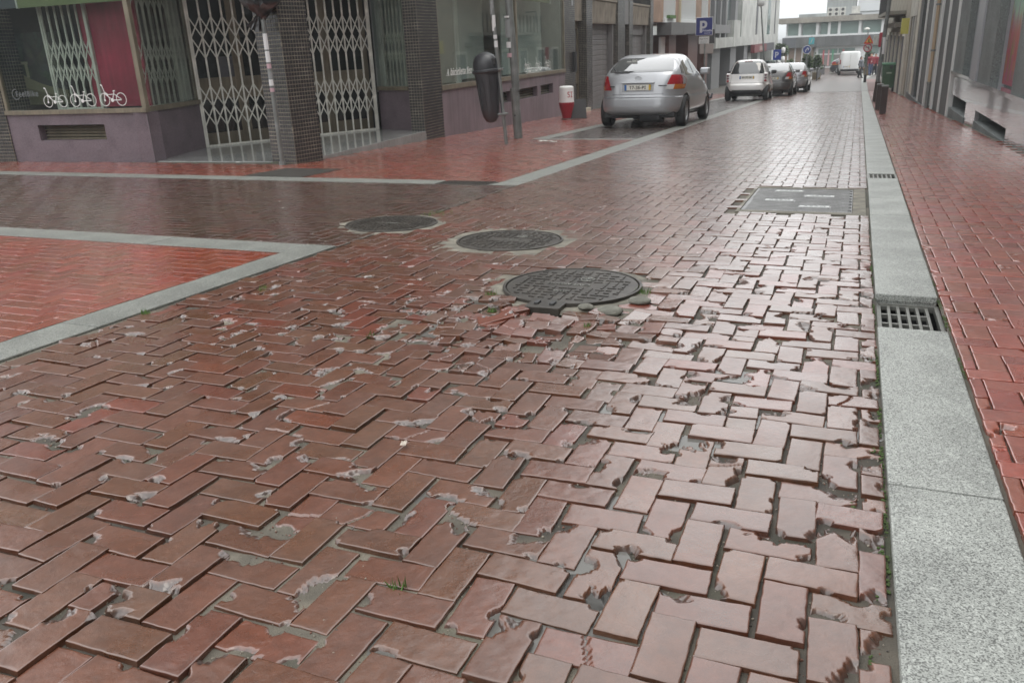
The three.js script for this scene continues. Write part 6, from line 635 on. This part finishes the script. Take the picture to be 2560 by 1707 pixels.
// ---------- planting ----------
const leafMat = new THREE.MeshPhysicalMaterial({ color: C(1, 1, 1), vertexColors: true, roughness: 0.8, transmission: 0.25, thickness: 0 });
function foliage(cx, cy, cz, rx, ry, rz, n, size, seed) { const rnd = rng(seed), pos = [], col = [], uv = [], idx = []; const cl = Array.from({ length: 9 }, () => [(rnd() - 0.5) * 1.3, (rnd() - 0.5) * 1.4, (rnd() - 0.5) * 1.3]); for (let k = 0; k < n; k++) { const c = cl[k % cl.length], a = rnd() * 6.28, b = Math.acos(2 * rnd() - 1), r = 0.5 * Math.cbrt(rnd()), x = cx + rx * (c[0] * 0.75 + r * Math.sin(b) * Math.cos(a)), y = cy + ry * (c[1] * 0.7 + r * Math.cos(b)), z = cz + rz * (c[2] * 0.75 + r * Math.sin(b) * Math.sin(a)), s = size * (0.6 + rnd() * 0.8), t = rnd() * 6.28, e = (rnd() - 0.5) * 2, d = [Math.cos(t) * Math.cos(e), Math.sin(e), Math.sin(t) * Math.cos(e)], w = [-Math.sin(t) * 0.4, (rnd() - 0.5) * 0.3, Math.cos(t) * 0.4], i = pos.length / 3; pos.push(x, y, z, x + (d[0] * 0.5 + w[0]) * s, y + (d[1] * 0.5 + w[1]) * s, z + (d[2] * 0.5 + w[2]) * s, x + d[0] * s, y + d[1] * s, z + d[2] * s, x + (d[0] * 0.5 - w[0]) * s, y + (d[1] * 0.5 - w[1]) * s, z + (d[2] * 0.5 - w[2]) * s); const g = 0.6 + rnd() * 0.8; for (let q = 0; q < 4; q++) { col.push(0.055 * g, 0.1 * g, 0.03 * g); uv.push(0, 0); } idx.push(i, i + 1, i + 2, i, i + 2, i + 3); } return fin(pos, col, uv, idx); }
const woodM = std(C(0.26, 0.2, 0.12), 0.8, { map: rep(grimeMap, 1) });
function planter(label, x, z, w, h, bush, bh, seed) { const t = thing('planter', label, 'planter', x, gy(z), z, 0, 'wooden planters at the end of the street'), n = 4; for (let k = 0; k < n; k++) mesh('plank', muv(rbx(-w / 2, w / 2, k * h / n, (k + 1) * h / n - 0.012, w / 2 - 0.03, w / 2, 0.006)), woodM, t); mesh('box', muv(bx(-w / 2, w / 2, 0, h - 0.02, -w / 2, w / 2 - 0.035)), woodM, t); const p = thing('shrub', label.replace(/wooden planter.*/, 'shrub growing in the planter') + (seed % 2 ? ', tall and dense' : ', low and loose'), 'shrub', x, gy(z) + h, z); mesh('foliage', foliage(0, bh / 2, 0, bush, bh * 0.62, bush, 900, 0.14, seed), leafMat, p); mesh('stem', pipe([0, -0.1, 0], [0.03, bh * 0.7, 0], 0.03, 0.012), brown, p); }
planter('largest slatted wooden planter below the round blue sign', -3.3, -61.5, 0.5, 0.48, 0.38, 1.25, 31);
planter('second slatted wooden planter behind the black railing', -2.85, -66, 0.5, 0.48, 0.42, 1.3, 33);
planter('left slatted wooden planter near the twin lanterns', -4.9, -69, 0.7, 0.4, 0.45, 0.9, 34);
planter('right slatted wooden planter beside the walking people', 0.55, -73, 0.5, 0.6, 0.35, 1.1, 36);
{ const t = thing('roadside_tree', 'small leafy tree behind the far parking sign', 'tree', -7.0, gy(-84), -84); mesh('trunk', pipe([0, 0, 0], [0.05, 1.5, 0], 0.07, 0.05), brown, t); mesh('crown', foliage(0, 2.05, 0, 0.9, 0.7, 0.8, 1500, 0.2, 41), leafMat, t); for (const a of [0, 2.1, 4.2]) mesh('branch', pipe([0.04, 1.3, 0], [Math.cos(a) * 0.5, 2.1, Math.sin(a) * 0.4], 0.035, 0.012), brown, t); }
{ const t = thing('guard_railing', 'low black railing panel beside the planters', 'railing', -2.68, gy(-62), -62); for (let k = 0; k < 2; k++) mesh('post', rbx(-0.03 + k * 0.12, 0.03 + k * 0.12, 0, 0.7, -k * 9, -k * 9 + 0.06, 0.01), M.black, t); mesh('panel', flat([0, 0.36, 0], [0.12, 0.36, -9], 0.5, 0.03, [1, 0, 0.0133]), M.black, t); for (let k = 0; k < 4; k++) { const p = thing('slat_post', ['nearest pale post in the row behind the planter', 'second pale post in the row behind the planter', 'third pale post in the row behind the planter', 'last pale post in the row behind the planter'][k], 'post', -3.0 + k * 0.09, gy(-63 - k), -63 - k, 0, 'pale posts by the planter'); mesh('shaft', rbx(-0.03, 0.03, 0, 0.55, -0.03, 0.03, 0.01), woodM, p); mesh('cap', rbx(-0.035, 0.035, 0.55, 0.58, -0.035, 0.035, 0.01), woodM, p); } }

// ---------- people ----------
// joints with radii joined by a smooth minimum and meshed
function sdfMesh(bones, lo, hi, res, kk = 0.05) { const size = Math.max(hi[0] - lo[0], hi[1] - lo[1], hi[2] - lo[2]), mc = new MarchingCubes(res, rubber, false, false, 60000), c = [(lo[0] + hi[0]) / 2, (lo[1] + hi[1]) / 2, (lo[2] + hi[2]) / 2]; mc.isolation = 0; for (let k = 0; k < res; k++) for (let j = 0; j < res; j++) for (let i = 0; i < res; i++) { const x = c[0] + (i / (res / 2) - 1) * size / 2, y = c[1] + (j / (res / 2) - 1) * size / 2, z = c[2] + (k / (res / 2) - 1) * size / 2; let d = 10; for (const [a, b, ra, rb] of bones) { const bxv = b[0] - a[0], byv = b[1] - a[1], bz = b[2] - a[2], px = x - a[0], py = y - a[1], pz = z - a[2], t = clamp((px * bxv + py * byv + pz * bz) / (bxv * bxv + byv * byv + bz * bz + 1e-9), 0, 1), q = Math.hypot(px - bxv * t, py - byv * t, pz - bz * t) - (ra + (rb - ra) * t), h = clamp(0.5 + 0.5 * (d - q) / kk, 0, 1); d = d * (1 - h) + q * h - kk * h * (1 - h); } mc.field[i + j * res + k * res * res] = -d; } mc.update(); const n = mc.count, g = new THREE.BufferGeometry(), p = new Float32Array(n * 3), nn = new Float32Array(n * 3); for (let i = 0; i < n; i++) { for (let a = 0; a < 3; a++) { p[3 * i + a] = mc.positionArray[3 * i + a] * size / 2 + c[a]; nn[3 * i + a] = mc.normalArray[3 * i + a]; } } g.setAttribute('position', new THREE.BufferAttribute(p, 3)); g.setAttribute('normal', new THREE.BufferAttribute(nn, 3)); const m = mergeVertices(g, 1e-5); m.deleteAttribute('normal'); m.computeVertexNormals(); m.setAttribute('uv', new THREE.BufferAttribute(new Float32Array(m.attributes.position.count * 2), 2)); return m; }
function person(label, x, z, ry, k, o) { const t = thing('person', label, 'person', x, gy(z), z, ry, 'people at the end of the street'), st = o.stride; t.scale.setScalar(k);
  const J = { hl: [-0.09, 0.9, 0], hr: [0.09, 0.9, 0], kl: [-0.1, 0.49, 0.10 * st], kr: [0.1, 0.49, -0.02 * st], al: [-0.1, 0.08, 0.22 * st], ar: [0.1, 0.1, -0.24 * st], fl: [-0.1, 0.04, 0.36 * st + 0.06 * (1 - st)], fr: [0.1, 0.04, -0.12 * st + 0.1 * (1 - st)], sl: [-0.19, 1.4, 0], sr: [0.19, 1.4, 0], el: [-0.25, 1.13, -0.08 * st], er: [0.25, 1.13, 0.06 * st], wl: [-0.23, 0.9, 0.04], wr: [0.23, 0.9, 0.18 * st], n: [0, 1.46, 0.0], h: [0, 1.6, 0.02] };
  const fingers = []; for (const s of ['l', 'r']) { const w = J['w' + s], sx = s === 'l' ? -1 : 1; fingers.push([w, [w[0], w[1] - 0.08, w[2] + 0.01], 0.03, 0.034]); for (let f = 0; f < 4; f++) { const bz = w[2] - 0.028 + f * 0.02, L = [0.055, 0.07, 0.066, 0.05][f]; fingers.push([[w[0], w[1] - 0.08, bz], [w[0] - sx * 0.006, w[1] - 0.08 - L * 0.55, bz + 0.004], 0.0095, 0.009], [[w[0] - sx * 0.006, w[1] - 0.08 - L * 0.55, bz + 0.004], [w[0] - sx * 0.02, w[1] - 0.08 - L, bz + 0.008], 0.009, 0.008]); } fingers.push([[w[0], w[1] - 0.03, w[2] + 0.03], [w[0] - sx * 0.005, w[1] - 0.075, w[2] + 0.055], 0.012, 0.0095]); }
  const lo = [-0.4, -0.02, -0.45], hi = [0.4, 1.8, 0.5];
  const skin = std(C(0.42, 0.27, 0.2), 0.6), body = [[J.n, J.h, 0.055, 0.06], [[0, 1.585, 0.015], [0, 1.68, 0.0], 0.078, 0.09], [[0, 1.55, 0.05], [0, 1.53, 0.06], 0.05, 0.035], [[0, 1.60, 0.095], [0, 1.575, 0.112], 0.014, 0.016], [[-0.09, 1.6, 0], [-0.092, 1.63, -0.005], 0.014, 0.018], [[0.09, 1.6, 0], [0.092, 1.63, -0.005], 0.014, 0.018], [J.sl, J.sr, 0.085, 0.085], [[0, 1.38, 0], [0, 1.05, 0], 0.15, 0.125], [J.hl, J.hr, 0.115, 0.115], [J.hl, J.kl, 0.085, 0.06], [J.hr, J.kr, 0.085, 0.06], [J.kl, J.al, 0.058, 0.042], [J.kr, J.ar, 0.058, 0.042], [J.sl, J.el, 0.055, 0.045], [J.sr, J.er, 0.055, 0.045], [J.el, J.wl, 0.043, 0.03], [J.er, J.wr, 0.043, 0.03], [J.al, J.fl, 0.042, 0.038], [J.ar, J.fr, 0.042, 0.038]];
  mesh('body', join([sdfMesh(body, lo, hi, 72, 0.04), ...['l', 'r'].map((s, i) => { const w = J['w' + s]; return sdfMesh(fingers.slice(i * 10, i * 10 + 10), [w[0] - 0.1, w[1] - 0.19, w[2] - 0.1], [w[0] + 0.1, w[1] + 0.02, w[2] + 0.1], 44, 0.008); })]), skin, t);
  mesh('trousers', sdfMesh([[J.hl, J.hr, 0.135, 0.135], [[0, 1.0, 0], [0, 0.95, 0], 0.14, 0.14], [J.hl, J.kl, 0.105, 0.08], [J.hr, J.kr, 0.105, 0.08], [J.kl, J.al, 0.08, 0.068], [J.kr, J.ar, 0.08, 0.068]], lo, hi, 64, 0.05), std(o.leg, 0.85), t);
  mesh('jacket', sdfMesh([[J.sl, J.sr, 0.11, 0.11], [[0, 1.38, 0], [0, 0.98, 0], 0.175, 0.165], [J.sl, J.el, 0.085, 0.075], [J.sr, J.er, 0.085, 0.075], [J.el, [J.wl[0], J.wl[1] + 0.03, J.wl[2]], 0.072, 0.055], [J.er, [J.wr[0], J.wr[1] + 0.03, J.wr[2]], 0.072, 0.055]], lo, hi, 64, 0.05), std(o.top, 0.8), t);
  mesh('hair', sdfMesh([[[0, 1.7, -0.015], [0, 1.64, -0.05], 0.093, 0.085]], [-0.2, 1.45, -0.2], [0.2, 1.85, 0.2], 28, 0.02), std(o.hair, 0.8), t); for (const s of ['l', 'r']) mesh('shoe', sdfMesh([[J['a' + s], J['f' + s], 0.055, 0.048]], [J['a' + s][0] - 0.2, -0.1, Math.min(J['a' + s][2], J['f' + s][2]) - 0.12], [J['a' + s][0] + 0.2, 0.2, Math.max(J['a' + s][2], J['f' + s][2]) + 0.12], 28, 0.02), std(C(0.03, 0.03, 0.032), 0.6), t);
  if (o.scarf) mesh('shirt_front', sdfMesh([[[0, 1.4, 0.09], [0, 1.12, 0.13], 0.06, 0.05]], [-0.2, 1.0, -0.05], [0.2, 1.5, 0.3], 28, 0.02), std(o.scarf, 0.8), t); return t; }
person('person in a red jacket over a white top and blue jeans, walking', 0.74, -72, 0.3, 0.92, { stride: 0.7, leg: C(0.05, 0.07, 0.13), top: C(0.2, 0.025, 0.035), hair: C(0.03, 0.025, 0.02), scarf: C(0.6, 0.6, 0.6) });
person('person in a plain red jacket just behind the first walker', 1.08, -73.5, -0.4, 0.9, { stride: 0.4, leg: C(0.04, 0.04, 0.05), top: C(0.22, 0.018, 0.03), hair: C(0.02, 0.02, 0.02) });
person('person in a grey top and black trousers beside the warning sign', 0.04, -66, 1.2, 0.82, { stride: 0.8, leg: C(0.02, 0.02, 0.022), top: C(0.14, 0.15, 0.17), hair: C(0.02, 0.02, 0.02) });
{ // pigeon
  const t = thing('pigeon', 'grey pigeon standing on the pavement past the silver hatchback', 'pigeon', -5.32, gy(-33.6), -33.6, 1.2), pm = std(C(0.1, 0.105, 0.12), 0.7); t.scale.setScalar(1.15); mesh('body', sdfMesh([[[0, 0.12, 0.02], [0, 0.1, -0.08], 0.062, 0.045], [[0, 0.1, -0.08], [0, 0.075, -0.19], 0.03, 0.012], [[0, 0.14, 0.06], [0, 0.21, 0.08], 0.035, 0.022], [[0, 0.225, 0.085], [0, 0.225, 0.095], 0.027, 0.024], [[0, 0.222, 0.11], [0, 0.215, 0.135], 0.01, 0.004]], [-0.2, -0.02, -0.25], [0.2, 0.28, 0.2], 48, 0.025), pm, t); for (const s of [-1, 1]) { mesh('wing', sdfMesh([[[s * 0.05, 0.13, 0.03], [s * 0.035, 0.1, -0.15], 0.03, 0.012]], [-0.15, 0, -0.22], [0.15, 0.22, 0.12], 32, 0.01), std(C(0.17, 0.175, 0.19), 0.7), t); mesh('leg', join([bar([s * 0.022, 0.07, 0], [s * 0.022, 0.006, 0.005], 0.005), bar([s * 0.022, 0.006, 0.005], [s * 0.022, 0.005, 0.03], 0.004), bar([s * 0.022, 0.006, 0.005], [s * 0.036, 0.005, 0.022], 0.004)]), std(C(0.3, 0.1, 0.09), 0.7), t); }
}
// ---------- litter ----------
function scrap(label, x, z, w, d, seed, mat = M.white, group) { const g = new THREE.PlaneGeometry(w, d, 8, 8).rotateX(-Math.PI / 2), p = g.attributes.position; for (let i = 0; i < p.count; i++) p.setY(i, 0.004 + fbm(p.getX(i) * 5 / w + seed, p.getZ(i) * 5 / d, seed, 3) * Math.min(w, d) * 0.5); g.computeVertexNormals(); const s = mesh('paper_scrap', toCreasedNormals(g, 0.3), mat); s.material = mat; s.position.set(x, SL * z + 0.008, z); s.rotation.y = seed; tag(s, label, 'litter', 'scraps of litter'); }
scrap('torn white paper scrap on the red pavement before the litter bin', -4.75, -13.2, 0.32, 0.12, 3); scrap('tiny white paper scrap on the bricks in the foreground', -1.19, -1.94, 0.03, 0.018, 5, std(C(0.45, 0.4, 0.34), 0.8)); scrap('white scrap below the entrance step', -8.2, -9.6, 0.06, 0.04, 7); scrap('small pale scrap in the side street, left of the far cover', -5.0, -6.35, 0.022, 0.016, 9, std(C(0.4, 0.38, 0.34), 0.8)); scrap('pale scrap in the side street near the far cover', -4.7, -6.0, 0.026, 0.02, 11, std(C(0.4, 0.38, 0.34), 0.8)); scrap('white scrap on the pavement edge near the lamp post', -3.9, -11.6, 0.05, 0.04, 13);
scene.fog = new THREE.FogExp2(0xd5dadd, 0.0014); // thin rain haze along the street
scene.traverse((o) => { if (o.isMesh) { o.castShadow = true; o.receiveShadow = true; } });
renderer.render(scene, camera);
